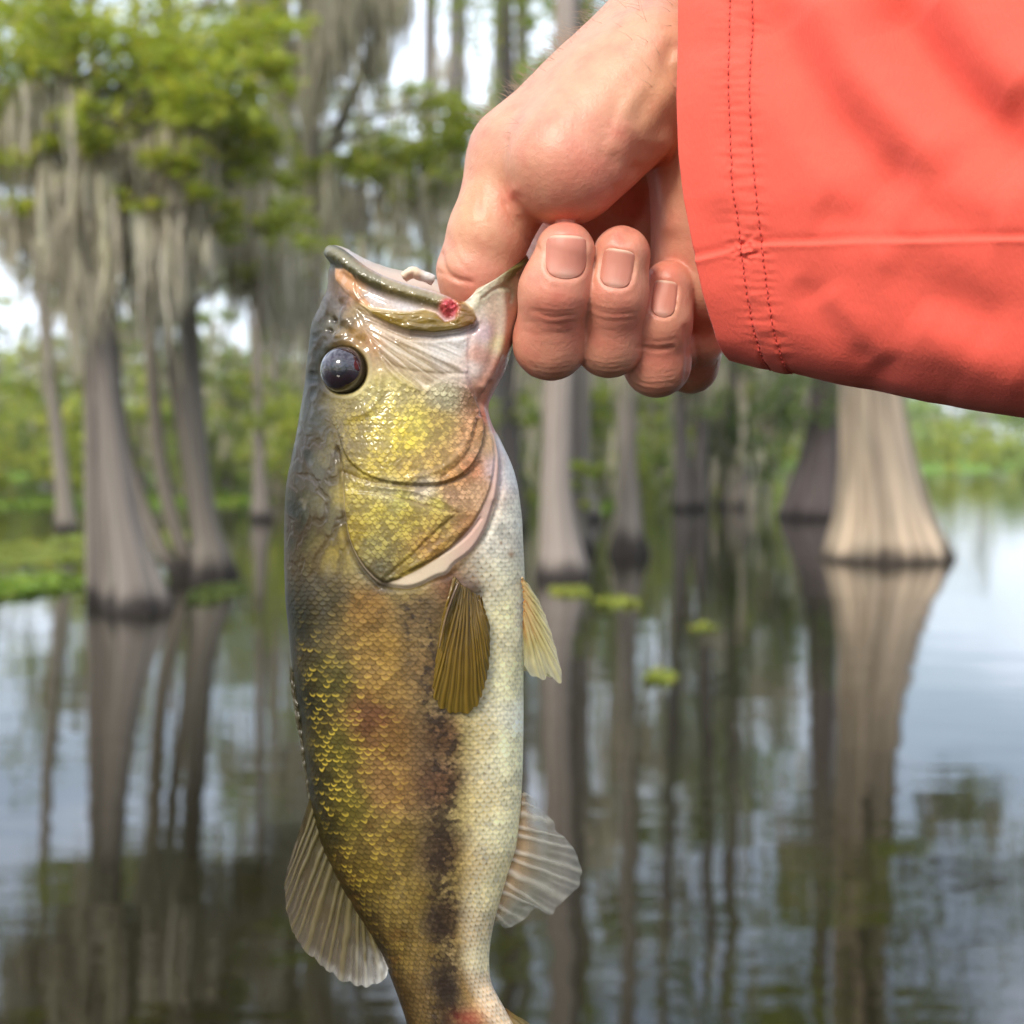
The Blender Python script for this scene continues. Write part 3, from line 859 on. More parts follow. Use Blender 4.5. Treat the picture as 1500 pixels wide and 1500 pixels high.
def surface_nets(V, org, h):
    nx, ny, nz = V.shape
    ins = V < 0
    cnt = np.zeros((nx - 1, ny - 1, nz - 1), np.int8)
    for a in (0, 1):
        for b in (0, 1):
            for c in (0, 1):
                cnt += ins[a:nx - 1 + a, b:ny - 1 + b, c:nz - 1 + c]
    act = (cnt > 0) & (cnt < 8)
    I, J, K = np.nonzero(act)
    idx = -np.ones(act.shape, np.int64); idx[I, J, K] = np.arange(len(I))
    acc = np.zeros((len(I), 3)); n = np.zeros(len(I))
    cs = [(a, b, c) for a in (0, 1) for b in (0, 1) for c in (0, 1)]
    vals = {c: V[I + c[0], J + c[1], K + c[2]] for c in cs}
    for c in cs:
        for ax in range(3):
            if c[ax] == 0:
                e = list(c); e[ax] = 1; e = tuple(e)
                va, vb = vals[c], vals[e]
                m = (va < 0) != (vb < 0)
                t = np.where(m, va / np.where(m, va - vb, 1), 0)
                p = np.tile(np.array(c, float), (len(I), 1)); p[:, ax] += t
                acc[m] += p[m]; n[m] += 1
    P = (acc / n[:, None] + np.stack([I, J, K], 1)) * h + org
    faces = []
    for ax in range(3):
        b, c = (ax + 1) % 3, (ax + 2) % 3
        sl0 = [slice(None)] * 3; sl1 = [slice(None)] * 3
        sl0[ax] = slice(0, -1); sl1[ax] = slice(1, None)
        A, B = ins[tuple(sl0)], ins[tuple(sl1)]
        cr_ = A != B
        q = np.array(np.nonzero(cr_)).T
        q = q[(q[:, b] > 0) & (q[:, c] > 0) & (q[:, b] < V.shape[b] - 1) & (q[:, c] < V.shape[c] - 1)]
        flip = A[tuple(q.T)]
        def cell(db, dc):
            w = q.copy(); w[:, b] += db; w[:, c] += dc
            return idx[tuple(w.T)]
        f = np.stack([cell(-1, -1), cell(0, -1), cell(0, 0), cell(-1, 0)], 1)
        f[~flip] = f[~flip][:, ::-1]
        faces.append(f)
    return P, np.vstack(faces)

def vert_normals(P, Fc):
    n = np.zeros_like(P)
    fn = np.cross(P[Fc[:, 2]] - P[Fc[:, 0]], P[Fc[:, 3]] - P[Fc[:, 1]])
    for k in range(4):
        for ax in range(3):
            n[:, ax] += np.bincount(Fc[:, k], fn[:, ax], len(P))
    return n / (np.linalg.norm(n, axis=1, keepdims=True) + 1e-12)

NAILS = [  # centre px, half width, half height, tilt, finger
    (829, 377, 31, 32, 0.05), (904, 394, 25, 29, 0.16), (973, 438, 19, 27, 0.12)]

def nail_local(px, py, nl):
    cx, cy, hw, hh, tl = nl
    dx, dy = px - cx, py - cy
    c, s = math.cos(tl), math.sin(tl)
    return (dx * c + dy * s) / hw, (-dx * s + dy * c) / hh

def nail_shape(a, b):
    """<1 inside: flat free edge at the top, round at the root"""
    top = np.maximum(np.abs(a), np.abs(b))
    sup = (np.abs(a) ** 4 + np.abs(b) ** 4) ** .25
    rnd = (np.abs(a) ** 2.4 + np.abs(b) ** 2.4) ** (1 / 2.4)
    return np.where(b < 0, sup, rnd)

def build_hand():
    h = 0.62
    lo = np.array([-30.0, -150.0, -56.0]); hi = np.array([104.0, -24.0, 36.0])
    ax = [np.arange(lo[k], hi[k], h, dtype=np.float32) for k in range(3)]
    G = np.stack(np.meshgrid(*ax, indexing='ij'), -1)
    V = np.empty(G.shape[:3], np.float32)
    for i in range(0, G.shape[0], 24):
        V[i:i + 24] = hand_sdf(G[i:i + 24])
    V[0], V[-1] = 1, 1; V[:, 0], V[:, -1] = 1, 1; V[:, :, 0], V[:, :, -1] = 1, 1
    P, Fc = surface_nets(V, lo, h)
    e = 0.25                                                        # settle vertices on the smooth surface
    for _ in range(2):
        d0 = hand_sdf(P)
        g = np.stack([hand_sdf(P + np.eye(3)[k] * e) - d0 for k in range(3)], 1) / e
        inner = (P > lo + 1.2).all(1) & (P < hi - 1.2).all(1)
        P = P - np.where(inner, np.clip(d0, -.5, .5), 0)[:, None] * g / (np.linalg.norm(g, axis=1, keepdims=True) ** 2 + 1e-6)
    N = vert_normals(P, Fc)
    px, py = mm_px(P)
    front = ss(0.0, 0.45, N[:, 2])
    disp = np.zeros(len(P))
    # creases: polyline, width px, depth mm
    creases = [
        ([(742, 205), (737, 235), (736, 265), (742, 295)], 5, .55), ([(742, 300), (755, 325), (775, 352), (790, 366)], 4, .5),
        ([(646, 372), (650, 392), (664, 409), (690, 414)], 4.5, .8), ([(656, 345), (668, 380), (690, 400)], 5, .35), ([(640, 398), (655, 404), (672, 411)], 3, .4),
        ([(690, 250), (684, 290), (688, 330)], 5, .25), ([(703, 255), (700, 300), (710, 345)], 5, .25), ([(720, 250), (718, 300), (726, 350)], 6, .25), ([(668, 320), (672, 350), (684, 378)], 4, .25),
        ([(778, 455), (800, 463), (832, 462)], 5, .32), ([(775, 470), (806, 478), (842, 474)], 5, .28), ([(770, 486), (800, 492), (838, 490)], 4, .18),
        ([(862, 448), (885, 460), (925, 458)], 4, .32), ([(860, 462), (890, 470), (930, 468)], 4, .25), ([(935, 508), (960, 513), (985, 510)], 3.5, .4), ([(940, 498), (965, 501), (990, 497)], 3, .2),
        ([(780, 540), (805, 553), (835, 548)], 3, .22), ([(785, 549), (808, 559), (830, 556)], 2.5, .2), ([(868, 540), (893, 550), (920, 546)], 3, .22), ([(930, 565), (955, 576), (980, 574)], 3, .25), ([(928, 556), (955, 567), (985, 563)], 2.5, .2),
        ([(935, 250), (946, 285), (938, 320), (915, 345)], 12, 1.2), ([(1015, 490), (1022, 520), (1020, 555)], 4, .5), ([(1005, 480), (1010, 520), (1005, 565)], 5, .7),
        ([(985, 70), (975, 95), (992, 115)], 12, 1.2), ([(948, 200), (930, 240), (922, 280)], 12, .5), ([(905, 150), (890, 190), (880, 230)], 9, .3), ([(865, 90), (855, 140), (848, 170)], 8, .2),
    ]
    for pts, wd, dep in creases:
        q = smooth_path(pts, 24, 2)
        d, _ = dist_line(px, py, q)
        disp -= (.45 if dep < .4 else .8) * dep * np.exp(-(d / wd) ** 2) * front
    # folded skin round the bent knuckles at the bottom of the fist
    for (cx, cy, hw, lines) in ((806, 553, 42, (-26, -18, -11, -4, 3)), (893, 548, 38, (-22, -14, -7, 0)), (960, 577, 40, (-30, -22, -14, -6, 1)), (815, 440, 40, (8, 17, 25, 34, 46)), (900, 440, 36, (6, 14, 22, 31)), (963, 500, 30, (0, 8, 15))):
        for j, dy in enumerate(lines):
            pts = [(cx - hw, cy + dy - 9 + 3 * math.sin(j * 2.1)), (cx - hw * .3, cy + dy + 1), (cx + hw * .35, cy + dy + 2 * math.cos(j * 1.7)), (cx + hw, cy + dy - 8 + 2 * math.sin(j))]
            d, tt = dist_line(px, py + 1.6 * fbm(px * .06, py * .06, octv=2, seed=60 + j), smooth_path(pts, 20, 2))
            disp -= (.08 + .08 * ((j * 7) % 3) / 2) * np.exp(-(d / 2.2) ** 2) * ss(0, .25, tt) * ss(1, .75, tt) * ss(-.5, .1, N[:, 2])
    ridges = [([(938, 130), (915, 165), (900, 215)], 13, .6), ([(922, 190), (912, 230), (905, 262)], 11, .5), ([(990, 120), (960, 160), (945, 200)], 15, .7), ([(752, 280), (748, 296), (757, 312)], 8, .6), ([(975, 210), (970, 260), (985, 330)], 16, 1.2)]
    for pts, wd, dep in ridges:
        d, _ = dist_line(px, py, smooth_path(pts, 24, 2))
        disp += dep * np.exp(-(d / wd) ** 2) * front
    # nail beds sunk into the fingertips with a raised fold round them
    for k, nl in enumerate(NAILS):
        a, b = nail_local(px, py, nl)
        f = nail_shape(a, b)
        m = front * (P[:, 2] > FINGERS[k][0][3][2] - 4)
        disp += m * (-0.5 * ss(1.12, .92, f) + 0.12 * np.exp(-((f - 1.22) / .12) ** 2) * (b > -.75))
    # skin grain: fine lines and pores
    disp += 0.05 * ridged(P[:, 0] * .55, P[:, 1] * .55, P[:, 2] * .3, 3, 31) + 0.22 * fbm(P[:, 0] * .11, P[:, 1] * .11, P[:, 2] * .11, octv=3, seed=33)
    P2 = P + N * disp[:, None]
    # colour of the skin
    c = np.tile(lin(204, 146, 118), (len(P), 1))
    def tint(w, col):
        nonlocal c
        c = c * (1 - w[:, None]) + w[:, None] * np.array(col)
    red = np.zeros(len(P))
    for (x, y, r, a) in ((815, 470, 70, .65), (900, 470, 70, .6), (965, 520, 60, .6), (828, 335, 32, .7), (912, 343, 32, .7), (980, 395, 34, .6), (860, 270, 90, .55), (930, 300, 50, .6),
                         (700, 420, 40, .6), (745, 290, 26, .6), (1010, 540, 40, .5), (800, 220, 60, .25), (980, 350, 70, .3)):
        red = np.maximum(red, a * np.exp(-((px - x) ** 2 + (py - y) ** 2) / r ** 2))
    tint(np.clip(red * 1.15, 0, 1), lin(214, 124, 106))
    tan = np.exp(-((px - 985) ** 2 + (py - 150) ** 2) / 90 ** 2)
    tint(.5 * tan, lin(205, 150, 105))
    tint(.35 * np.exp(-((px - 690) ** 2 + (py - 300) ** 2) / 55 ** 2), lin(220, 158, 104))
    mott = fbm(P[:, 0] * .16, P[:, 1] * .16, P[:, 2] * .16, octv=4, seed=51)
    tint(np.clip(.55 * mott, 0, .42), lin(196, 98, 84))
    tint(np.clip(-.25 * mott, 0, .25), lin(226, 180, 144))
    for (x, y, r) in ((831, 478, 5), (752, 285, 10), (905, 195, 12)):
        tint(.45 * np.exp(-((px - x) ** 2 + (py - y) ** 2) / r ** 2), lin(196, 96, 84))
    c *= (1 + .06 * ridged(P[:, 0] * .5, P[:, 1] * .5, P[:, 2] * .5, 2, 71))[:, None]
    return P2, Fc, c

hP, hF, hC = build_hand()
person = thing('person', mm_world(near_mm(960, 300, 0)), 'bare right hand in a loose coral long sleeve gripping the bass by its lower jaw', 'person')
PO = np.array(person.location)
M_skin = principled('skin', rough=0.41, spec=0.45, sss=0.16, sss_r=(1.0, .32, .18), sss_scale=0.003, bump=[(800, 0.34, 0.0004, (1, 1.6, 1)), (2400, .35, .0002, (1, 1, 1))])
link('body', make_mesh('body', mm_world(hP) - PO, hF, hC), M_skin, person)

M_nail = principled('nail', rough=0.48, spec=0.35, coat=.0, sss=.2, sss_r=(1, .4, .3), sss_scale=.002)
def build_nail(k):
    nl = NAILS[k]
    cx, cy, hw, hh, tl = nl
    A, B = np.meshgrid(np.linspace(-1, 1, 25), np.linspace(-1, 1, 29), indexing='ij')
    # square grid squeezed to the nail outline
    f = nail_shape(A, B); m = np.maximum(np.abs(A), np.abs(B))
    sc = np.where(f > 1e-6, m / np.maximum(f, 1e-6), 1)
    A, B = A * sc, B * sc
    c, s = math.cos(tl), math.sin(tl)
    px = cx + A * hw * c - B * hh * s; py = cy + A * hw * s + B * hh * c
    w = np.full(px.shape, 45.0)
    for _ in range(40):                                             # drop straight onto the fingertip
        w = w - np.maximum(hand_sdf_finger(near_mm(px, py, w), k), -.3) * .9
    w = w - 0.24 + 0.25 * (1 - A ** 2) - 0.45 * ss(.75, 1.0, np.maximum(f * 0 + np.abs(A), B))
    w += 0.03 * vnoise(A * 9, B * .8, seed=k)
    P = near_mm(px, py, w)
    col = np.tile(lin(204, 128, 108), (P.shape[0], P.shape[1], 1))
    lun = np.exp(-((A / .55) ** 2 + ((B - .85) / .32) ** 2))[..., None]
    col = col * (1 - .5 * lun) + .5 * lun * lin(222, 176, 158)
    tip = ss(-.82, -.95, B)[..., None]
    col = col * (1 - .8 * tip) + .8 * tip * lin(226, 192, 166)
    return P.reshape(-1, 3), grid_faces(25, 29), col.reshape(-1, 3)
def hand_sdf_finger(P, k):
    pts, rr = FINGERS[k]
    f = smin(rc(P, pts[1], pts[2], rr[1], rr[2]), rc(P, pts[2], pts[3], rr[2], rr[3]), 3)
    return f
for k in range(3):
    v, f, c = build_nail(k)
    o = link('fingernail', make_mesh('fingernail', mm_world(v) - PO, f[:, ::-1], c), M_nail, person)
    md = o.modifiers.new('thick', 'SOLIDIFY'); md.thickness = 0.00015; md.offset = -1

# fine hairs along the thumb side of the wrist and below the little finger
def hairs():
    rg = np.random.default_rng(5); VS, FS, n0 = [], [], 0
    N_ = vert_normals(hP, hF); px, py = mm_px(hP)
    band = np.nonzero((np.abs(N_[:, 2]) < .45) & (((px > 700) & (px < 930) & (py < 215) & (N_[:, 0] < 0)) | ((px > 1000) & (px < 1050) & (py > 520))))[0]
    band2 = np.nonzero((px > 880) & (px < 1000) & (py < 130) & (N_[:, 2] > .3))[0]
    pick = np.concatenate([rg.choice(band, 320), rg.choice(band2, 25)])
    for i in pick:
        p, n = hP[i], N_[i]
        t = n * .55 + np.array([-.65, -.15, 0]) + rg.normal(0, .35, 3); t /= np.linalg.norm(t)
        L = rg.uniform(2.5, 7.0)
        k = np.linspace(0, 1, 6)[:, None]
        path = p + t * L * k + np.array([-.6, .9, .2]) * L * .25 * k ** 2 * rg.uniform(-.5, 1.2)
        v, f = tube(mm_world(path), 0.000045 * (1.15 - k[:, 0]), 4)
        VS.append(v); FS.append(f + n0); n0 += len(v)
    return np.vstack(VS) - PO, np.vstack(FS)
v, f = hairs()
link('arm_hair', make_mesh('arm_hair', v, f), principled('hair', color=(.42, .31, .21), rough=.4), person, kind='stuff')

# ---- sleeve
CUFF_Y = [-140, -60, 0, 80, 150, 220, 280, 350, 420, 460, 490, 510, 525]
CUFF_X = [1012, 1000, 995, 993, 993, 996, 1003, 1016, 1030, 1040, 1050, 1059, 1070]
BOT_L = [0, 80, 180, 290, 430, 700, 900]
BOT_Y = [525, 546, 567, 590, 612, 648, 668]
def build_sleeve():
    nl = 400                                                          # 0 faces the lens, +90 deg is the underside
    ph = np.concatenate([np.linspace(-np.pi / 2, np.pi / 2, 760, endpoint=False), np.linspace(np.pi / 2, 1.5 * np.pi, 150, endpoint=False)])
    l = np.concatenate([np.linspace(-70, 0, 22)[:-1], np.linspace(0, 760, nl)])
    PH, L = np.meshgrid(ph, l, indexing='ij')
    Lo = np.maximum(L, 0)
    yb = np.interp(Lo, BOT_L, BOT_Y); yt = -140 - .35 * Lo
    yc, H = (yb + yt) / 2, (yb - yt) / 2
    py = yc + H * np.sign(np.sin(PH)) * np.abs(np.sin(PH)) ** 0.92
    yq = np.interp(np.sin(PH), np.linspace(-1, 1, 50), np.linspace(-140, 525, 50))
    px = np.interp(yq, CUFF_Y, CUFF_X) + Lo + np.where(np.cos(PH) < 0, 14 * np.abs(np.cos(PH)), 0)
    w = 2 + Lo * .05 + (33 + Lo * .03) * np.sign(np.cos(PH)) * np.abs(np.cos(PH)) ** .42
    P = near_mm(px, py, w)
    n = grid_normals(P); n = np.where((n[..., 2:3] * np.cos(PH)[..., None]) < 0, -n, n)
    cen = np.stack([P[..., 0] * 0, P[..., 1] - P[..., 1].mean(0), P[..., 2] - P[..., 2].mean(0)], -1)
    n = np.where((n * cen).sum(-1, keepdims=True) < 0, -n, n)
    front = ss(-.1, .25, np.cos(PH))
    d = np.zeros(px.shape)
    # folds of the cloth: polyline, width px, height mm (negative = valley)
    folds = [([(1105, -30), (1150, 70), (1210, 170), (1285, 255), (1350, 310)], 58, -4.4), ([(1060, -40), (1090, 60), (1150, 170), (1230, 260), (1290, 310)], 52, 1.8),
             ([(1175, -40), (1225, 70), (1300, 170), (1400, 260)], 52, 3.2),
             ([(1290, -30), (1335, 60), (1400, 140), (1470, 205), (1540, 250)], 54, -5.2), ([(1370, -40), (1430, 60), (1520, 150)], 55, 3.0),
             ([(1190, 305), (1260, 332), (1340, 342)], 28, -.9), ([(1330, 290), (1400, 325), (1470, 342)], 32, -1.0),
             ([(1160, 405), (1210, 460), (1260, 520), (1310, 580)], 26, -1.1), ([(1200, 420), (1245, 480), (1300, 545)], 28, .9), ([(1290, 380), (1370, 435), (1470, 500)], 38, -.9), ([(1330, 460), (1420, 520), (1520, 560)], 40, 1.4),
             ([(1360, 430), (1440, 450), (1540, 470)], 34, -.6), ([(1240, 500), (1330, 560), (1420, 590)], 32, -.6),
             ([(1035, 60), (1045, 200), (1060, 330)], 26, 1.0)]
    for pts, wd, hg in folds:
        q, t = dist_line(px, py, smooth_path(pts, 30, 2))
        d += hg * np.exp(-(q / wd) ** 2) * front * ss(0, .18, t) * ss(1.0, .82, t)
    d += (1.3 * fbm(px * .005, py * .005, np.cos(PH) * 1.5, octv=2, seed=3) + .12 * fbm(px * .02, py * .02, np.cos(PH) * 2, octv=2, seed=8)) * ss(-60, 60, L + 30)
    # hem: doubled cloth as far as the stitching, puckered between the two rows
    hem = np.interp(py, [-140, 300, 380, 525], [108, 106, 100, 90])
    d += .55 * ss(hem + 6, hem - 2, L)
    for off in (0, -31):
        d -= .55 * np.exp(-((L - hem - off) / 4.0) ** 2) * (.7 + .5 * vnoise(py * .11, off, seed=2))
    d += .22 * vnoise(py * .09, L * .02, seed=14) * ss(hem + 30, hem, L) * ss(hem - 70, hem - 20, L)
    # seam joining the lower gusset
    seam = [(1024, 378), (1060, 370), (1085, 361), (1120, 357), (1200, 356), (1260, 352), (1330, 353), (1420, 350), (1560, 348)]
    q, t = dist_line(px, py, smooth_path(seam, 60, 2))
    sq = smooth_path(seam, 80, 3)
    sg = py - np.interp(px, sq[:, 0], sq[:, 1])
    below = ss(-2.5, 3.5, sg)
    d += front * (.16 * np.exp(-((sg - 4) / 5) ** 2) + .42 * below * np.exp(-np.maximum(sg, 0) / 40) - .28 * np.exp(-((sg + 6) / 7) ** 2)) * (1 + .5 * fbm(px * .03, 0, octv=2, seed=12))
    pk = np.exp(-((px - 1096) / 22) ** 2 - ((py - 365) / 16) ** 2)
    d += 1.0 * pk * front * vnoise(px * .12, py * .12, seed=4)
    # the doubled cloth turned inside
    d = np.where(L < 0, d[:, 20:21] * 0 + d[:, 21:22] - 1.1 * ss(0, -4, L) - 0.5, d)
    px2 = px + np.where(L < 0, -L * 1.0, 0)
    P = near_mm(np.where(L < 0, px2, px), py, w) + n * d[..., None]
    col = np.tile(np.array([.83, .112, .074]), (px.shape[0], px.shape[1], 1))
    col *= (1 + .05 * fbm(px * .03, py * .03, PH, octv=3, seed=6))[..., None]
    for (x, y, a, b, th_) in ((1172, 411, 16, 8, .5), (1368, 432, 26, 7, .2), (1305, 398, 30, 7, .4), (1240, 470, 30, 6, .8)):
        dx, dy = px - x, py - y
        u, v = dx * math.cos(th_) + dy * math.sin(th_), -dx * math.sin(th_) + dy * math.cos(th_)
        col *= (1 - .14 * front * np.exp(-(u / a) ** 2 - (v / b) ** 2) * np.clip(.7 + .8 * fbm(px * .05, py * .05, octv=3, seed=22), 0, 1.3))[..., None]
    return P, col, (PH, L, px, py, n, hem)
sP, sC, sI = build_sleeve()
M_cloth = principled('coral_cloth', rough=.85, spec=.2, sheen=.15, bump=[(1600, .5, .0003, (1, 1, .3)), (400, .15, .0004, (1, 1, 1))])
nr, ncn = sP.shape[:2]
fc = grid_faces(ncn, nr, True)                                       # ring direction wraps
V = np.transpose(sP, (1, 0, 2)).reshape(-1, 3); Cc = np.transpose(sC, (1, 0, 2)).reshape(-1, 3)
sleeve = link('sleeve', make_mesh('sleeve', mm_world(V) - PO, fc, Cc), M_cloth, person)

def stitches():
    PH, L, px, py, n, hem = sI
    VS, FS, n0 = [], [], 0
    unit = np.array([[x, y, z] for z in (-1, 1) for y in (-1, 1) for x in (-1, 1)], float) * .5
    bf = np.array([[0, 1, 3, 2], [4, 6, 7, 5], [0, 4, 5, 1], [2, 3, 7, 6], [0, 2, 6, 4], [1, 5, 7, 3]])
    rgs = np.random.default_rng(3)
    for off in (0, -31):
        pts = []
        for i in range(PH.shape[0]):
            if math.cos(PH[i, 0]) < -.05: continue
            j = int(np.argmin(np.abs(L[i] - hem[i] - off)))
            pts.append(np.append(sP[i, j] + n[i, j] * .12, py[i, j]))
        pts = np.array(pts)
        cum = np.concatenate([[0], np.cumsum(np.linalg.norm(np.diff(pts[:, :3], axis=0), axis=1))])
        s = 0.0
        while s < cum[-1] - 2:
            ln = rgs.uniform(.95, 1.3)
            a = np.array([np.interp(s, cum, pts[:, k]) for k in range(3)]); b = np.array([np.interp(s + ln, cum, pts[:, k]) for k in range(3)])
            t = (b - a) / ln; u = np.cross(t, [0, 0, 1.]); u /= np.linalg.norm(u) + 1e-9; v3 = np.cross(u, t)
            v = (a + b) / 2 + unit[:, 0:1] * t * ln + unit[:, 1:2] * u * .26 + unit[:, 2:3] * v3 * .3
            VS.append(v); FS.append(bf + n0); n0 += 8
            s += ln + .55
    return np.vstack(VS), np.vstack(FS)
v, f = stitches()
link('stitching', make_mesh('stitching', mm_world(v) - PO, f), principled('coral_thread', color=(.58, .07, .055), rough=.8), sleeve, kind='stuff')
# ================================================================== FISH
FDOR_H = [(489, 359), (482, 366), (481, 395), (480, 422), (472, 440), (461, 462), (454, 480), (451, 520), (447, 560), (440, 600), (433, 640)]
FVEN_H = [(771, 372), (767, 400), (761, 440), (757, 470), (751, 510), (739, 548), (722, 580), (716, 598), (721, 618), (731, 640)]
FRIM = [(489, 359), (505, 366), (534, 390), (562, 405), (600, 418), (640, 428), (660, 436), (675, 446), (686, 438), (700, 424), (725, 405), (748, 389), (771, 372)]
YB = [640, 680, 700, 720, 760, 820, 880, 940, 1000, 1060, 1120, 1180, 1240, 1300, 1360, 1400, 1440, 1500, 1560, 1600]
XL = [433, 425, 420, 418, 416, 416, 418, 424, 430, 440, 447, 455, 470, 499, 536, 560, 576, 597, 602, 600]
XR = [731, 750, 756, 760, 765, 768, 769, 768, 767, 767, 766, 763, 757, 738, 721, 716, 718, 752, 790, 800]
TY = [640, 760, 900, 1050, 1200, 1300, 1400, 1480, 1560, 1600]
TW = [18.3, 19.5, 19.5, 18.5, 16.0, 12.8, 9.0, 6.6, 4.0, 2.5]

def resample(pts, n):
    return smooth_path(pts, n, 2)

def fish_grid():
    nn, nf = 350, 120
    k1 = np.linspace(0, 1, nn); sn = .6 * k1 + .4 * .5 * (1 - np.cos(np.pi * k1))
    k2 = np.linspace(0, 1, nf + 2)[1:-1]; sf = (.6 * k2 + .4 * .5 * (1 - np.cos(np.pi * k2)))[::-1]
    s = np.concatenate([sn, sf]); side = np.concatenate([np.ones(nn), -np.ones(nf)])
    side[0] = side[nn - 1] = 0
    # head: patch spanned between snout profile, throat profile, mouth rim and the line y = 640
    nt = 210
    t = np.linspace(0, 1, nt)
    D = resample(FDOR_H, 200); V = resample(FVEN_H, 200); Rm = resample(FRIM, 300)
    Dt = np.stack([np.interp(t, np.linspace(0, 1, 200), D[:, k]) for k in (0, 1)], 1)
    Vt = np.stack([np.interp(t, np.linspace(0, 1, 200), V[:, k]) for k in (0, 1)], 1)
    xs = (Rm[:, 0] - Rm[0, 0]) / (Rm[-1, 0] - Rm[0, 0])
    Rs = np.stack([np.interp(s, xs, Rm[:, k]) for k in (0, 1)], 1)
    Ls = np.stack([433 + (731 - 433) * s, np.full_like(s, 640)], 1)
    T_, S_ = t[:, None, None], s[None, :, None]
    P = (1 - T_) * Rs[None] + T_ * Ls[None] + (1 - S_) * Dt[:, None] + S_ * Vt[:, None] \
        - ((1 - T_) * (1 - S_) * Rs[0] + (1 - T_) * S_ * Rs[nn - 1] + T_ * (1 - S_) * Ls[0] + T_ * S_ * Ls[nn - 1])
    q = np.abs(2 * s - 1)
    q[0] = q[nn - 1] = 1
    def prof(a, b): return np.maximum(1 - q ** a, 0) ** b
    Th = 15.2 + 3.1 * ss(0, 1, t)
    bl = ss(0, .8, t)[:, None]
    W = Th[:, None] * (prof(2.6, .40)[None] * (1 - bl) + prof(2.1, .52)[None] * bl)
    P[..., 1] -= np.where(side[None] < 0, 17 * np.sin(np.pi * s)[None] * (1 - ss(0, .35, t))[:, None], 0)
    # trunk
    nb = 760
    y = np.linspace(640, 1598, nb + 1)[1:]
    xl = np.interp(y, YB, XL); xr = np.interp(y, YB, XR)
    ker = np.ones(25) / 25
    def sm(v):
        e = np.concatenate([2 * v[0] - v[12:0:-1], v, 2 * v[-1] - v[-2:-14:-1]])
        return np.convolve(e, ker, 'valid')
    xl, xr = sm(xl), sm(xr)
    B = np.stack([xl[:, None] + (xr - xl)[:, None] * s, np.repeat(y[:, None], len(s), 1)], -1)
    Tb = sm(np.interp(y, TY, TW))
    Wb = Tb[:, None] * prof(2.1, .52)[None]
    # mouth lining: turns in at the rim and runs down to the gullet
    ni = 34
    u = np.linspace(1, 0.02, ni)[:, None]
    throat = np.stack([560 + 120 * s, np.full_like(s, 585)], 1)
    uu = u ** .9
    I = (1 - uu[..., None]) * Rs[None] + uu[..., None] * throat[None]
    I[..., 1] -= np.where(side[None] < 0, 17 * np.sin(np.pi * s)[None] * (1 - uu), 0)
    Wi = W[0][None] * (.90 - .55 * uu)
    I = I + (np.array([620, 520]) - I) * .05
    PX = np.concatenate([I, P, B]); WW = np.concatenate([Wi, W, Wb]) * side[None]
    return PX[..., 0], PX[..., 1], WW, ni, nt, s, side

def rounded(p, it=2):
    p = np.asarray(p, float)
    for _ in range(it):
        q = np.roll(p, -1, 0)
        p = np.stack([p * .75 + q * .25, p * .25 + q * .75], 1).reshape(-1, 2)
    return [tuple(v) for v in p]
GILL = [(470, 600), (497, 660), (502, 700), (504, 745), (511, 792), (529, 827), (554, 854), (576, 860), (600, 862), (618, 856), (640, 844), (655, 841), (664, 826), (686, 812), (702, 792), (716, 762), (725, 725), (729, 690), (729, 655), (714, 605), (690, 560), (560, 560)]
BONE = [(470, 600), (497, 660), (503, 700), (505, 745), (512, 790), (530, 825), (556, 852), (572, 854), (610, 836), (650, 812), (686, 776), (706, 742), (719, 705), (722, 660), (708, 610), (690, 560), (560, 560)]
CHEEK = [(486, 580), (497, 640), (512, 678), (549, 704), (600, 711), (640, 711), (668, 702), (692, 680), (706, 640), (700, 590), (680, 556), (560, 540)]
WEDGE = [(520, 450), (545, 462), (587, 488), (621, 503), (660, 498), (682, 500), (684, 545), (655, 552), (621, 572), (590, 560), (568, 540), (553, 515), (537, 485)]

OPC = [(506, 700), (512, 718), (553, 723), (600, 735), (640, 747), (668, 752), (640, 776), (600, 816), (560, 850), (530, 822), (512, 788), (505, 740)]
MAX = [(528, 445), (545, 452), (575, 456), (600, 457), (622, 453), (638, 458), (652, 471), (666, 468), (668, 452), (664, 440), (670, 434), (680, 442), (692, 453), (698, 466), (694, 477), (672, 485), (636, 490), (600, 487), (570, 476), (546, 463)]
STRAP = [(489, 393), (506, 394), (518, 402), (526, 425), (546, 450), (532, 450), (508, 428), (492, 410)]

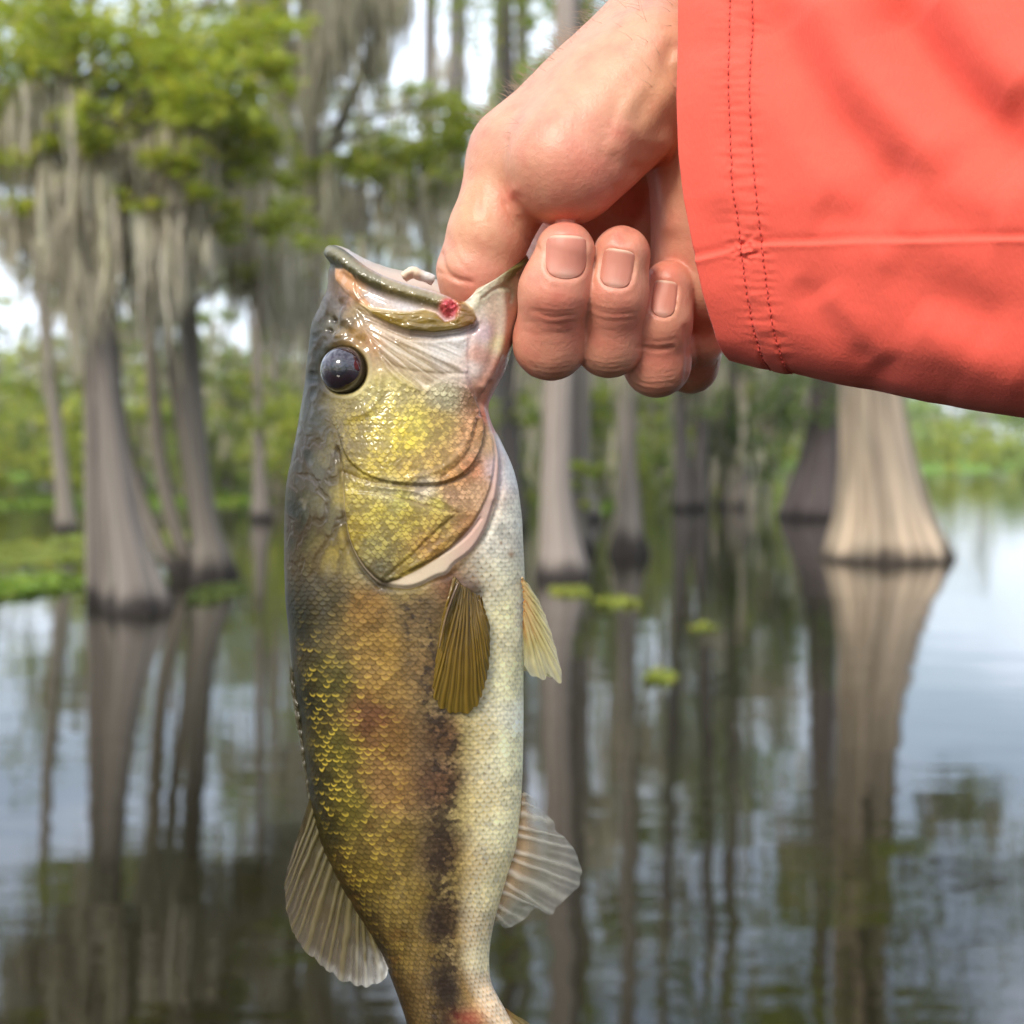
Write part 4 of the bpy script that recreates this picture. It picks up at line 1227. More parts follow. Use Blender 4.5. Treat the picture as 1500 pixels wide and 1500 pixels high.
PAINT = [  # px, py, colour the skin itself has
    (425, 760, 52, 50, 28), (428, 900, 54, 52, 30), (438, 1030, 56, 54, 28), (452, 1140, 66, 60, 26), (440, 660, 50, 48, 28), (447, 560, 46, 44, 26), (452, 500, 60, 56, 38), (465, 1200, 74, 66, 28), (510, 1320, 74, 60, 30), (555, 1400, 62, 48, 28),
    (465, 700, 84, 78, 52), (480, 760, 92, 84, 56), (480, 880, 84, 72, 44), (480, 1000, 88, 78, 38), (490, 1100, 96, 84, 32), (505, 1180, 98, 84, 32), (540, 1280, 108, 86, 36), (585, 1380, 112, 88, 42), (600, 1460, 104, 80, 44), (470, 620, 78, 70, 46), (480, 660, 104, 92, 56),
    (540, 890, 132, 96, 46), (560, 950, 146, 110, 52), (565, 1010, 146, 110, 54), (560, 1080, 124, 88, 44), (548, 1050, 112, 72, 42), (575, 1150, 142, 104, 58), (575, 1240, 126, 100, 48), (600, 1320, 132, 106, 52), (615, 1400, 134, 106, 54), (625, 1470, 118, 92, 52),
    (620, 900, 112, 88, 54), (620, 980, 122, 94, 56), (650, 1080, 104, 76, 52), (640, 1150, 104, 74, 52), (645, 1250, 100, 78, 54), (648, 1350, 84, 66, 48), (655, 1450, 62, 52, 44),
    (700, 1080, 178, 158, 98), (700, 1180, 184, 164, 106), (690, 1280, 172, 146, 88), (685, 1370, 168, 140, 88), (690, 1450, 160, 128, 80), (690, 1000, 164, 144, 90), (705, 930, 176, 160, 108),
    (745, 900, 222, 212, 160), (750, 1000, 228, 220, 172), (752, 1100, 230, 222, 178), (742, 1210, 224, 212, 164), (725, 1300, 214, 196, 140), (708, 1400, 204, 186, 140), (714, 1460, 196, 160, 120),
    (766, 900, 238, 234, 212), (766, 1050, 240, 236, 216), (762, 760, 232, 226, 206), (750, 690, 226, 228, 226), (738, 650, 222, 218, 222), (730, 790, 208, 198, 176), (715, 850, 176, 162, 128), (690, 850, 120, 96, 66), (740, 840, 206, 200, 172), (660, 855, 118, 84, 56),
    (560, 610, 206, 184, 66), (590, 640, 226, 202, 66), (610, 620, 222, 204, 96), (530, 620, 152, 132, 58), (505, 605, 136, 120, 62), (640, 620, 196, 168, 96), (560, 680, 196, 170, 62), (640, 680, 196, 158, 96), (520, 660, 150, 130, 60), (600, 690, 190, 156, 78), (580, 575, 206, 190, 120), (650, 580, 212, 204, 168), (545, 585, 196, 182, 116),
    (580, 520, 176, 152, 116), (620, 540, 176, 156, 124), (650, 515, 206, 198, 188), (670, 505, 232, 226, 222), (560, 480, 206, 180, 152), (660, 545, 206, 190, 170),
    (525, 497, 152, 112, 52), (545, 500, 156, 108, 50), (520, 520, 146, 120, 62), (500, 470, 126, 106, 70), (480, 470, 116, 110, 86), (470, 520, 66, 62, 42), (490, 445, 150, 138, 124), (505, 440, 190, 140, 104), (520, 455, 140, 112, 56), (500, 410, 182, 146, 112), (520, 420, 200, 158, 122), (550, 430, 196, 180, 174), (600, 445, 200, 190, 188), (640, 450, 222, 196, 190), (490, 380, 92, 86, 50),
    (725, 440, 216, 196, 172), (745, 415, 190, 184, 146), (760, 390, 128, 120, 72), (712, 430, 226, 216, 196), (738, 480, 226, 206, 184), (728, 500, 240, 226, 176), (712, 490, 214, 186, 190), (700, 520, 212, 160, 142), (715, 560, 226, 164, 138), (735, 540, 226, 150, 126), (748, 500, 226, 170, 146), (690, 540, 226, 206, 196), (700, 590, 216, 160, 130), (718, 600, 216, 112, 98),
    (690, 640, 212, 156, 112), (685, 690, 222, 148, 106), (700, 720, 216, 172, 134), (724, 690, 228, 200, 196), (660, 700, 210, 150, 96), (712, 650, 218, 180, 140), (660, 728, 222, 172, 140),
    (520, 720, 176, 156, 72), (560, 745, 176, 158, 66), (600, 755, 168, 146, 62), (640, 760, 172, 140, 76), (550, 800, 142, 132, 82), (522, 780, 166, 142, 50), (560, 830, 92, 88, 70), (630, 800, 172, 122, 70), (680, 770, 182, 128, 86), (600, 835, 166, 140, 66), (585, 735, 212, 204, 110), (640, 742, 206, 190, 106), (570, 722, 200, 190, 150), (620, 717, 222, 206, 190),
]

def paint(px, py, pts, soft=9.0, power=2):
    px, py = np.asarray(px, np.float32), np.asarray(py, np.float32)
    num = np.zeros(px.shape + (3,), np.float32); den = np.zeros(px.shape)
    for x, y, r, g, b in pts:
        w = 1.0 / np.square((px - x) ** 2 + (py - y) ** 2 + soft ** 2)
        num += w[..., None] * lin(r, g, b).astype(np.float32); den += w
    return num / den[..., None]

def scale_field(px, py, s):
    """shingled scales: height 0..1 rising to the free (tailward) edge, distance to that edge, cell id noise"""
    # rows follow the body: coordinate across stays even from back to belly
    X = s; Y = py
    dy = 7.0
    hh = np.zeros(px.shape); edge = np.full(px.shape, 9.0); cid = np.zeros(px.shape); done = np.zeros(px.shape, bool)
    k0 = np.floor(Y / dy).astype(int)
    for dk in range(-3, 3):                                          # scales nearer the head lie on top
        k = k0 + dk
        off = (k % 2) * .5
        c = np.round(X - off) + off
        dx = (X - c) / .62; dyy = (Y - k * dy) / 10.0
        r = np.sqrt(dx * dx + dyy * dyy)
        m = (~done) & (r < 1)
        hh = np.where(m, .5 + .5 * dyy, hh); edge = np.where(m, (1 - r) * 9.2, edge)
        cid = np.where(m, _hash(np.asarray(c * 2, int), k, k * 0, 5) / 255.0, cid)
        done |= m
    return hh, edge, cid

def build_fish():
    px, py, W, ni, nt, s, side = fish_grid()
    P0 = near_mm(px, py, W)
    n = grid_normals(P0, wrap=True)
    cen = P0.copy(); cen[..., :2] = P0.mean(1, keepdims=True)[..., :2]; cen[..., 2] = 0
    rows = np.arange(px.shape[0])[:, None]
    inn = rows < ni
    sgn = np.sign((n[300:900] * (P0 - cen)[300:900]).sum())
    n = n * sgn
    SM = np.zeros(px.shape)
    disp = np.zeros(px.shape)
    outer = (~inn) & (rows >= ni + 2)
    body_y = py
    gill = sd_poly(px, py, rounded(GILL)); bone = sd_poly(px, py, rounded(BONE, 1)); cheek = sd_poly(px, py, rounded(CHEEK, 2)); wedge = sd_poly(px, py, WEDGE)
    # ---- plates of the head
    ramp = ss(600, 760, py + .25 * (px - 500))
    disp += .8 * ss(-2, 6, gill) * ramp
    disp += .65 * ss(-1, 5, bone) * ramp
    disp += 1.05 * ss(-1, 3, cheek) * ss(590, 690, py + .3 * (px - 480))
    def stroke(pts, wd, dep):
        nonlocal disp
        q, t = dist_line(px, py, smooth_path(pts, 40, 2))
        disp = disp + dep * np.exp(-(q / wd) ** 2)
        return np.exp(-(q / wd) ** 2)
    gap = stroke([(494, 660), (501, 700), (502, 745), (509, 795), (527, 831), (553, 858)], 4.5, -.7)
    gap = np.maximum(gap, stroke([(556, 860), (582, 865), (612, 862), (640, 850), (660, 845), (690, 818), (712, 785)], 4, -.25) * .3)
    cr1 = stroke([(500, 690), (549, 709), (600, 714), (645, 713), (680, 700), (700, 680)], 3.4, -.3)
    stroke([(555, 714), (610, 720), (655, 738), (668, 750)], 3.0, .35)
    opc = sd_poly(px, py, OPC)
    disp += .30 * ss(-1.5, 4, opc)
    cr2 = stroke([(553, 722), (600, 734), (640, 746), (668, 751)], 2.2, -.15)
    cr3 = stroke([(669, 751), (640, 776), (600, 816), (562, 850)], 2.2, -.12)
    stroke([(676, 772), (640, 800), (605, 832)], 5, .3)
    cr4 = stroke([(702, 760), (680, 790), (640, 816), (590, 842)], 2.2, -.35)
    stroke([(688, 612), (682, 640), (668, 670), (640, 692), (600, 702)], 4, .4); stroke([(694, 618), (690, 645), (676, 677), (646, 700)], 3, -.35)
    stroke([(512, 612), (540, 604), (556, 580), (558, 550)], 6, .5)
    # jaw hinge, throat folds
    stroke([(692, 482), (686, 520), (691, 560), (704, 590)], 6, -.6); stroke([(706, 455), (716, 480), (712, 520), (702, 548)], 9, .35)
    stroke([(735, 430), (740, 470), (730, 520), (708, 565)], 7, .8); stroke([(716, 560), (706, 585), (700, 610)], 4, -.6)
    thr = stroke([(738, 560), (716, 596), (724, 630)], 6, -1.0); stroke([(706, 600), (722, 650), (728, 690), (722, 730)], 6, .5)
    stroke([(726, 640), (736, 690), (732, 740), (712, 790)], 4, -.5)
    stroke([(700, 424), (728, 404), (765, 382)], 6, .7)
    stroke([(706, 437), (730, 418), (752, 424), (748, 440)], 3, -.35)
    # lips: rolled edge along the mouth, then the flat upper-jaw plate lying on the cheek skin
    qr, tr = dist_line(px, py, smooth_path(FRIM, 120, 2))
    up = ss(668, 652, px); lo = ss(684, 700, px)
    lipw = up * np.exp(-((qr - 11) / 9.0) ** 4) + lo * .8 * np.exp(-((qr - 9) / 9.0) ** 4)
    disp += (1.5 * up * np.exp(-((qr - 12) / 9.5) ** 2) + .9 * lo * np.exp(-((qr - 10) / 9) ** 2)) * (1 + .30 * fbm(px * .05, py * .05, octv=2, seed=17) + .16 * fbm(px * .16, py * .16, octv=2, seed=20))
    disp -= .5 * up * np.exp(-((qr - 29) / 6) ** 2)
    mxp = sd_poly(px, py, MAX); stp = sd_poly(px, py, STRAP)
    mxh = ss(-1.5, 6, mxp)
    disp += (1.25 * ss(-1.5, 3.5, mxp) + .5 * ss(2, 12, mxp)) * (1 + .25 * fbm(px * .04, py * .08, octv=3, seed=18)) + .45 * ss(-2, 5, stp)
    disp -= .8 * np.exp(-((mxp + 5) / 5) ** 2) * ss(468, 480, py)
    stroke([(560, 470), (600, 474), (640, 476), (670, 474)], 4, -.25); stroke([(548, 457), (590, 461), (620, 458), (640, 462)], 2.4, .3)
    wound = np.exp(-((((px - 658) / 14) ** 2 + ((py - 452) / 15) ** 2)) ** 2)
    disp += wound * (.5 + .9 * fbm(px * .16, py * .16, octv=3, seed=19))
    disp += .8 * np.exp(-((px - 667) ** 2 + (py - 469) ** 2) / 30)
    stroke([(520, 412), (524, 432), (540, 446)], 2, -.25)
    # wedge of skin behind the upper jaw, with streaks fanning from the eye to the jaw hinge
    wm = ss(-3, 6, wedge)
    ang = np.arctan2(py - 440, px - 470); rad = np.hypot(px - 470, py - 440)
    streak = fbm(ang * 26, rad * .012, octv=3, seed=21)
    disp += wm * (.25 * streak - .35)
    stroke([(555, 512), (572, 545), (596, 562), (622, 574)], 4, .4); stroke([(560, 520), (580, 540), (640, 548), (684, 547)], 3, -.3); stroke([(585, 500), (640, 520), (682, 545)], 4, .35)
    disp += 1.5 * np.exp(-(((px - 688) / 18) ** 2 + ((py - 862) / 15) ** 2))
    # eye socket and brow
    er = np.hypot(px - 504, (py - 542) * .97)
    disp += -2.0 * ss(37, 27, er) + .22 * np.exp(-((er - 40) / 5) ** 2)
    # snout bones and slimy wrinkles on the bare head
    hm = ss(700, 480, py) * ss(560, 500, px + .25 * (py - 450)) * ss(420, 436, py)
    rg_ = ridged(px * .030, py * .030, octv=2, seed=41)
    disp += hm * (.55 * (rg_ - .4) + .5 * fbm(px * .03, py * .03, octv=2, seed=44)) * ss(34, 44, er)
    for (x, y, r, dp) in ((488, 468, 5, -1.0), (482, 484, 4.5, -.9), (500, 446, 7, -.8), (508, 468, 8, .8), (500, 490, 6, .8), (515, 478, 7, .5), (494, 492, 4, .6), (528, 500, 9, -.6), (480, 455, 7, .5)):
        disp += dp * np.exp(-((px - x) ** 2 + (py - y) ** 2) / r ** 2)
    nape = ss(530, 495, px) * ss(600, 660, py) * ss(900, 800, py)
    nw = ridged(px * .026, py * .017, octv=3, seed=46)
    disp += nape * (.28 * (nw - .3) - .25 * ss(.62, .85, nw))
    # pebbled cheeks and gill cover
    chk = ss(-6, 6, np.maximum(bone, cheek)) * ss(540, 575, py) * (1 - .8 * wm) * ss(36, 46, er)
    wx = px + 6 * fbm(px * .05, py * .05, octv=2, seed=57); wy = py + 6 * fbm(px * .05, py * .05, octv=2, seed=58)
    peb = ridged(wx * .155, wy * .155, octv=2, seed=51) + .5 * fbm(px * .035, py * .035, octv=2, seed=59); pe2 = fbm(wx * .17, wy * .17, octv=3, seed=53)
    h2, e2, cid2 = scale_field(px, (py + 3 * fbm(px * .03, py * .03, octv=2, seed=155)) * 1.15, px / 9.0 + .9 * fbm(px * .02, py * .02, octv=2, seed=156))
    disp += chk * (.05 * peb + .09 * pe2 + .20 * (h2 - .5) * (.4 + cid2))
    vein = ridged(px * .05 + .02 * py, py * .05, octv=2, seed=54)
    # ---- scales
    full = np.interp(py, YB, np.array(XR) - np.array(XL))
    sn = np.where(side == 0, s, s)[None] * np.ones_like(px)
    arc = (np.arccos(np.clip(1 - 2 * sn, -1, 1)) / np.pi * .55 + sn * .45)
    X = arc * np.maximum(full, 150) / 12.2 * 1.12
    X = arc * (31 + 4 * ss(1000, 1400, py)) * (full / 350) ** .5 + 100 + .35 * fbm(px * .01, py * .01, octv=2, seed=61)
    hh, edge, cid = scale_field(px, py - 8 * np.sin(np.pi * sn) + 3 * fbm(px * .012, py * .012, octv=2, seed=62) + 2.4 * fbm(px * .06, py * .06, octv=2, seed=67), X + .22 * fbm(px * .06, py * .06, octv=2, seed=68))
    scm = ss(2, -10, gill) * ss(640, 720, py) * np.maximum(ss(500, 440, px - .0 * py) * ss(760, 860, py), ss(800, 860, py + .35 * (px - 520)))
    scm = np.maximum(scm, ss(2, -8, gill) * ss(640, 760, py) * ss(690, 720, px)) * ss(1585, 1540, py)
    amp = np.interp(sn, [0, .1, .35, .6, .75, .93, 1], [.18, .36, .24, .17, .16, .16, .06]) * np.clip(.75 + .8 * fbm(px * .028, py * .022, octv=3, seed=66), .12, 1.5)
    disp += scm * amp * (hh - .5) * (1 + .4 * (cid - .5))
    disp += scm * .35 * fbm(px * .02, py * .012, octv=3, seed=63)
    disp = disp * np.where(inn, 0, 1)
    disp *= ss(ni - 2, ni + 3, rows)
    q = np.abs(2 * sn - 1); disp *= .35 + .65 * np.maximum(ss(1, .93, q), ss(430, 400, py))
    # ---- colour
    c = paint(px, py, PAINT) * .86
    fish_s = sn
    fl_ = (ss(.72, .55, fish_s) * ss(820, 880, py) * ss(.05, .16, fish_s))[..., None]
    c = c * (1 + fl_ * np.array([-.09, -.03, .06]))
    # break up the painted patches; back and flank are deeper than the head
    c *= (1 - .66 * ss(.20, .03, fish_s) - .14 * ss(.75, .5, fish_s) * ss(820, 900, py) * ss(.02, .16, fish_s))[..., None]
    c *= (1 + .22 * fbm(px * .03, py * .02, octv=4, seed=81))[..., None]
    # dark blotched band down the flank
    band = np.interp(py, [860, 950, 1080, 1250, 1400, 1600], [604, 622, 650, 646, 650, 660])
    bw = np.interp(py, [860, 1000, 1200, 1400, 1600], [26, 30, 30, 26, 24])
    blot = .6 * fbm(px * .035, py * .03, octv=2, seed=91) + .8 * fbm(px * .09, py * .12, octv=3, seed=92)
    bm = np.exp(-((px - band) / bw) ** 2) * ss(-.32, .25, blot + np.interp(py, [850, 1000, 1200, 1350, 1500], [-.1, -.05, .08, .2, .3])) * ss(850, 900, py)
    def mix(w, col):
        nonlocal c
        w = np.clip(w, 0, 1)[..., None]
        c = c * (1 - w) + w * np.asarray(col)
    mix(np.clip(bm * (.12 + 1.5 * cid), 0, .9), lin(40, 31, 25))
    sp = ss(.25, .5, fbm(px * .05, py * .045, octv=3, seed=95)) * ss(645, 670, px) * ss(745, 715, px) * ss(990, 1030, py)
    mix(.5 * sp, lin(92, 72, 48))
    rd = ss(.0, .45, fbm(px * .03, py * .022, octv=3, seed=97)) * np.exp(-((px - 548) / 22) ** 2) * ss(980, 1030, py) * ss(1200, 1120, py)
    mix(.32 * rd, lin(96, 52, 36))
    dk = ss(.1, .5, fbm(px * .04, py * .04, octv=3, seed=99)) * ss(520, 500, px) * scm
    mix(.4 * dk, lin(58, 48, 26))
    mix(.45 * ss(.15, .5, fbm(px * .03, py * .05, octv=3, seed=101)) * np.exp(-((px - 560) / 60) ** 2) * scm, lin(92, 64, 30))
    c *= (1 + .30 * fbm(px * .22, py * .22, octv=2, seed=84) * ss(1.0, .7, sn * .9))[..., None]
    c = c * (1 + (ss(.66, .85, sn) * ss(800, 860, py))[..., None] * np.array([.10, .06, -.10]))
    # scales: dark pocket at the covered root, bright free edge; gold flecks on the upper back
    rootd = np.clip((edge / 9.2), 0, 1)
    back = ss(.62, .25, sn)
    c *= (1 - scm * (.36 * back + .10) * ss(.55, .15, hh) )[..., None]
    c *= (1 + scm * (.30 * ss(.12, .3, rootd) * ss(.75, .4, rootd) + .62 * (cid - .5)))[..., None]
    rim = ss(1.6, .3, edge) * scm
    mix(rim * np.interp(sn, [0, .3, .6, .8, 1], [.40, .30, .16, .07, .05]) * (1 + .6 * fbm(px * .03, py * .03, octv=2, seed=69)), lin(56, 44, 24))
    gold = scm * ss(.60, .86, hh) * ss(.06, .2, rootd) * ss(.5, .3, rootd) * ss(.02, .08, sn) * ss(.62, .10, sn) * ss(840, 1060, py) * ss(1470, 1160, py) * np.clip(cid * 2.2 - .9, 0, 1) * np.clip(.75 + .7 * fbm(px * .022, py * .016, octv=2, seed=163), 0, 1)
    mix(.72 * gold, lin(212, 182, 66))
    pale = scm * ss(.5, .8, hh) * ss(.7, .85, sn)
    mix(.30 * pale, lin(244, 246, 236))
    # cheeks: gold pebbles on olive-brown
    mot = ss(.22, .85, .30 * peb + .38 * pe2 + .62 * cid2 + .35 * fbm(px * .045, py * .045, octv=3, seed=157)) * ss(.06, .22, e2 / 8.4)
    mix(chk * .60 * (1 - mot) * ss(735, 690, px + .2 * (py - 640)), lin(92, 76, 34))
    mix(chk * .50 * mot * np.exp(-(((px - 590) / 62) ** 2 + ((py - 640) / 60) ** 2)), lin(224, 198, 74))
    mix(chk * .38 * mot * np.exp(-(((px - 590) / 80) ** 2 + ((py - 765) / 60) ** 2)), lin(216, 196, 80))
    mix(chk * .5 * ss(.0, .5, fbm(px * .05, py * .05, octv=3, seed=111)) * np.exp(-(((px - 552) / 35) ** 2 + ((py - 815) / 32) ** 2)), lin(62, 62, 56))
    mix(wm * .5 * ss(-.1, .4, streak), lin(124, 102, 78)); mix(wm * .4 * ss(.0, -.4, streak), lin(226, 214, 196))
    mix(np.clip(gap, 0, 1) * .7 * ramp * ss(690, 800, py), lin(50, 40, 30))
    mix(.34 * (cr1 + cr2 + cr3 * .3 + cr4 * .5), lin(96, 66, 38))
    # lips and upper jaw
    lc = np.where((px < 560)[..., None], lin(84, 78, 46), lin(120, 106, 62)) * (1 + .35 * fbm(px * .06, py * .06, octv=3, seed=141))[..., None]
    mix(up * np.exp(-((qr - 12) / 11) ** 4), lc)
    mix(.7 * up * np.exp(-((qr - 20) / 4.5) ** 2), lin(62, 54, 22)); mix(.45 * up * np.exp(-((qr - 8) / 4) ** 2), lin(160, 152, 128))  # olive lower edge; pale band paints sky sheen on the upper face
    jl = lo * np.exp(-((qr - 9) / 11) ** 4)
    mix(jl * ss(715, 750, px), lin(104, 96, 52)); mix(.6 * jl * ss(745, 712, px), lin(196, 190, 156))
    mix(.9 * ss(-1.5, 2, stp), lin(196, 142, 96)); mix(.5 * ss(-1, 2, stp) * ss(.1, .4, fbm(px * .09, py * .09, octv=2, seed=143)), lin(206, 172, 150))
    mcol = lin(134, 108, 40) * (1 + .45 * fbm(px * .05, py * .12, octv=3, seed=145))[..., None]
    mix(ss(-1.5, 2, mxp), mcol); mix(.75 * ss(-1, 2, mxp) * ss(468, 488, py), lin(80, 68, 34)); mix(.7 * ss(-1, 3, mxp) * ss(660, 684, px), lin(126, 84, 46))
    mix(.6 * np.exp(-((mxp - 1) / 2.5) ** 2) * ss(468, 456, py), lin(214, 190, 140))
    mix(.5 * np.exp(-((mxp + 4) / 4) ** 2) * ss(470, 482, py), lin(96, 76, 66))  # painted shadow below the overhanging jaw plate
    mix(.95 * np.clip(wound * 1.3, 0, 1), lin(186, 62, 70)); mix(.6 * wound * ss(.1, .45, fbm(px * .12, py * .12, octv=2, seed=147)), lin(226, 140, 136))
    # pale gill membrane beyond the bone
    mem = ss(-2, 1, gill) * ss(1, -2, bone) * ramp
    mix(.75 * mem, lin(212, 178, 164)); mix(.6 * mem * ss(690, 640, px), lin(204, 192, 160))
    mix(.6 * thr, lin(206, 104, 92))
    # wet dark wrinkles on the head and nape
    mix(hm * .6 * ss(.45, .75, rg_), lin(58, 46, 30)); mix(nape * .65 * ss(.35, .7, nw), lin(62, 48, 32)); mix(nape * .25 * ss(.2, -.1, nw), lin(150, 136, 110))
    mix(.7 * ss(36, 33, er), lin(70, 58, 40)); mix(.25 * np.exp(-((er - 38) / 4) ** 2) * ss(500, 540, px + .5 * (py - 542)), lin(206, 196, 160))
    for (x, y, r) in ((488, 468, 4), (482, 484, 3.5)):
        mix(.9 * np.exp(-((px - x) ** 2 + (py - y) ** 2) / r ** 2), lin(40, 28, 20))
    for (x, y, r) in ((749, 812, 5), (712, 700, 2.5), (734, 795, 2.5)):
        mix(.75 * np.exp(-((px - x) ** 2 + (py - y) ** 2) / r ** 2), lin(150, 108, 70))
    mix(.75 * np.exp(-(((px - 690) / 20) ** 2 + ((py - 862) / 13) ** 2)), lin(58, 38, 26))
    # black mark at the rear corner of the gill cover, pectoral root
    mix(.8 * np.exp(-(((px - 562) / 12) ** 2 + ((py - 857) / 8) ** 2)), lin(40, 34, 30))
    mix(.7 * np.exp(-(((px - 668) / 16) ** 2 + ((py - 855) / 14) ** 2)), lin(66, 40, 28))
    # lining of the mouth
    il = np.clip(np.where(inn, 1.0, 0), 0, 1) * np.ones_like(px)
    flesh = np.array(lin(204, 172, 158)) * (1 + .12 * fbm(px * .04, py * .04, octv=3, seed=121))[..., None]
    c = np.where(il[..., None] > .5, flesh, c)
    # tail root
    mix(.6 * np.exp(-(((px - 690) / 22) ** 2 + ((py - 1492) / 14) ** 2)), lin(150, 40, 40))
    # far-side rim of the jaw is pale flesh
    mix(np.where(side[None] < 0, ss(470, 430, py), 0) * .8, lin(196, 182, 168))
    wet = .14 + .72 * np.maximum(ss(520, 480, px) * ss(1000, 860, py) * ss(-.25, .1, fbm(px * .03, py * .012, octv=3, seed=171)), ss(560, 500, py)) * ss(.035, .09, sn) + .3 * ss(600, 560, px) * ss(700, 640, py) * ss(540, 600, py) + .10 * chk
    return P0 + n * disp[..., None], np.clip(c, .004, .95), (px, py, W, s, side), np.clip(wet, 0, 1)

fV, fC, fI, fWet = build_fish()
fish = thing('fish', mm_world(near_mm(600, 640, 0)), 'live largemouth bass with golden cheek and dark blotched flank, hanging head up from the hand', 'fish')
FO = np.array(fish.location)
M_fish = principled('wet_fish_skin', rough=.42, spec=.22, coat=.4, coat_rough=.045, coat_attr='wet', sss=.06, sss_r=(1, .5, .3), sss_scale=.002, bump=[(1400, .18, .0003, (1, 1, 1)), (160, .25, .0006, (1, 1, .6))])
nr_, nc_ = fV.shape[:2]
ff = grid_faces(nr_, nc_, True)
link('body', make_mesh('body', mm_world(fV.reshape(-1, 3)) - FO, ff, fC.reshape(-1, 3), attrs={'wet': fWet.ravel()}), M_fish, fish)

def surf_w(px, py):
    """height of the near flank at (px, py)"""
    gx, gy, gw = fI[0][34:, :350], fI[1][34:, :350], fV[34:, :350, 2]
    out = []
    for x, y in zip(np.ravel(px), np.ravel(py)):
        d = (gx[::2, ::2] - x) ** 2 + (gy[::2, ::2] - y) ** 2
        out.append(gw[::2, ::2].ravel()[np.argmin(d)])
    return np.array(out).reshape(np.shape(px))

# ---- jaw bars: flattened tubes with their own colour
def bar(path, name, pts_col, sides=22, n=90, far=0, mat=None, lump=.3, seed=0):
    """path rows: px, py, w, half height px, half depth mm"""
    q = smooth_path(path, n, 3)
    c0 = near_mm(q[:, 0], q[:, 1], q[:, 2])
    T = np.gradient(c0, axis=0); T /= np.linalg.norm(T, axis=1, keepdims=True)
    A = np.cross(T, [0, 0, 1.0]); A /= np.linalg.norm(A, axis=1, keepdims=True)
    B = np.cross(T, A)
    ph = np.linspace(0, 2 * np.pi, sides, endpoint=False)
    u = np.linspace(0, 1, n); cap = np.sqrt(np.clip(1 - np.clip((np.abs(2 * u - 1) - .96) / .04, 0, 1) ** 2, 0.0004, 1))
    ra = q[:, 3] * (D0 - q[:, 2]) / F * cap; rb = q[:, 4] * cap
    V = c0[:, None] + ra[:, None, None] * np.cos(ph)[None, :, None] * A[:, None] + rb[:, None, None] * np.sin(ph)[None, :, None] * B[:, None]
    nz = fbm(V[..., 0] * .35, V[..., 1] * .35, V[..., 2] * .35, octv=3, seed=seed)
    V = V + (V - c0[:, None]) * (lump * nz)[..., None]
    vx, vy = mm_px(V)
    col = paint(vx, vy, pts_col, soft=5) * (1 + .25 * fbm(vx * .08, vy * .08, octv=3, seed=seed + 3))[..., None]
    o = link(name, make_mesh(name, mm_world(V.reshape(-1, 3)) - FO, grid_faces(n, sides, True), np.clip(col, .004, .95).reshape(-1, 3), attrs={'wet': np.full(n * sides, .5)}), mat or M_fish, fish)
    return o

bar([(590, 408, -5, 7, 3), (604, 397, -5, 9, 3.2), (618, 404, -5.5, 8, 3), (636, 412, -6, 7, 3)], 'palate', [(600, 400, 214, 194, 166), (630, 410, 206, 204, 198)], seed=9, n=40)
# ---- eye
def eye(sgn):
    c = near_mm(504, 542, 12.6)
    c = c * np.array([1, 1, sgn])
    Re = 6.1
    th, ph = np.meshgrid(np.linspace(0.001, np.pi, 60), np.linspace(0, 2 * np.pi, 64, endpoint=False), indexing='ij')
    ax = np.array([-.12, -.02, sgn * 1.0]); ax /= np.linalg.norm(ax)
    u = np.cross(ax, [0, 1, 0]); u /= np.linalg.norm(u); v = np.cross(ax, u)
    d = np.cos(th)[..., None] * ax + np.sin(th)[..., None] * (np.cos(ph)[..., None] * u + np.sin(ph)[..., None] * v)
    bul = 1 + .05 * ss(.8, .2, th)
    V = c + d * (Re * bul)[..., None]
    a = th
    nz = fbm(np.cos(ph) * 3, np.sin(ph) * 3, th * 6, octv=3, seed=3)
    col = np.tile(np.array([.006, .005, .010]), th.shape + (1,))
    iris = ss(.36, .42, a)[..., None]
    col = col * (1 - iris) + iris * (np.array([.022, .010, .016]) * (1 + .6 * nz[..., None]))
    ring = np.exp(-((a - .39) / .04) ** 2)[..., None] * .12
    col = col * (1 - ring) + ring * np.array([.12, .09, .05])
    outr = ss(1.02, 1.22, a)[..., None]
    col = col * (1 - outr) + outr * np.array(lin(44, 36, 28))
    return V, col
M_eye = principled('eye', rough=.06, spec=.6, coat=1.0, coat_rough=.02)
for sg in (1, -1):
    V, col = eye(sg)
    link('eye', make_mesh('eye', mm_world(V.reshape(-1, 3)) - FO, grid_faces(60, 64, True), np.clip(col, .002, 1).reshape(-1, 3)), M_eye, fish)

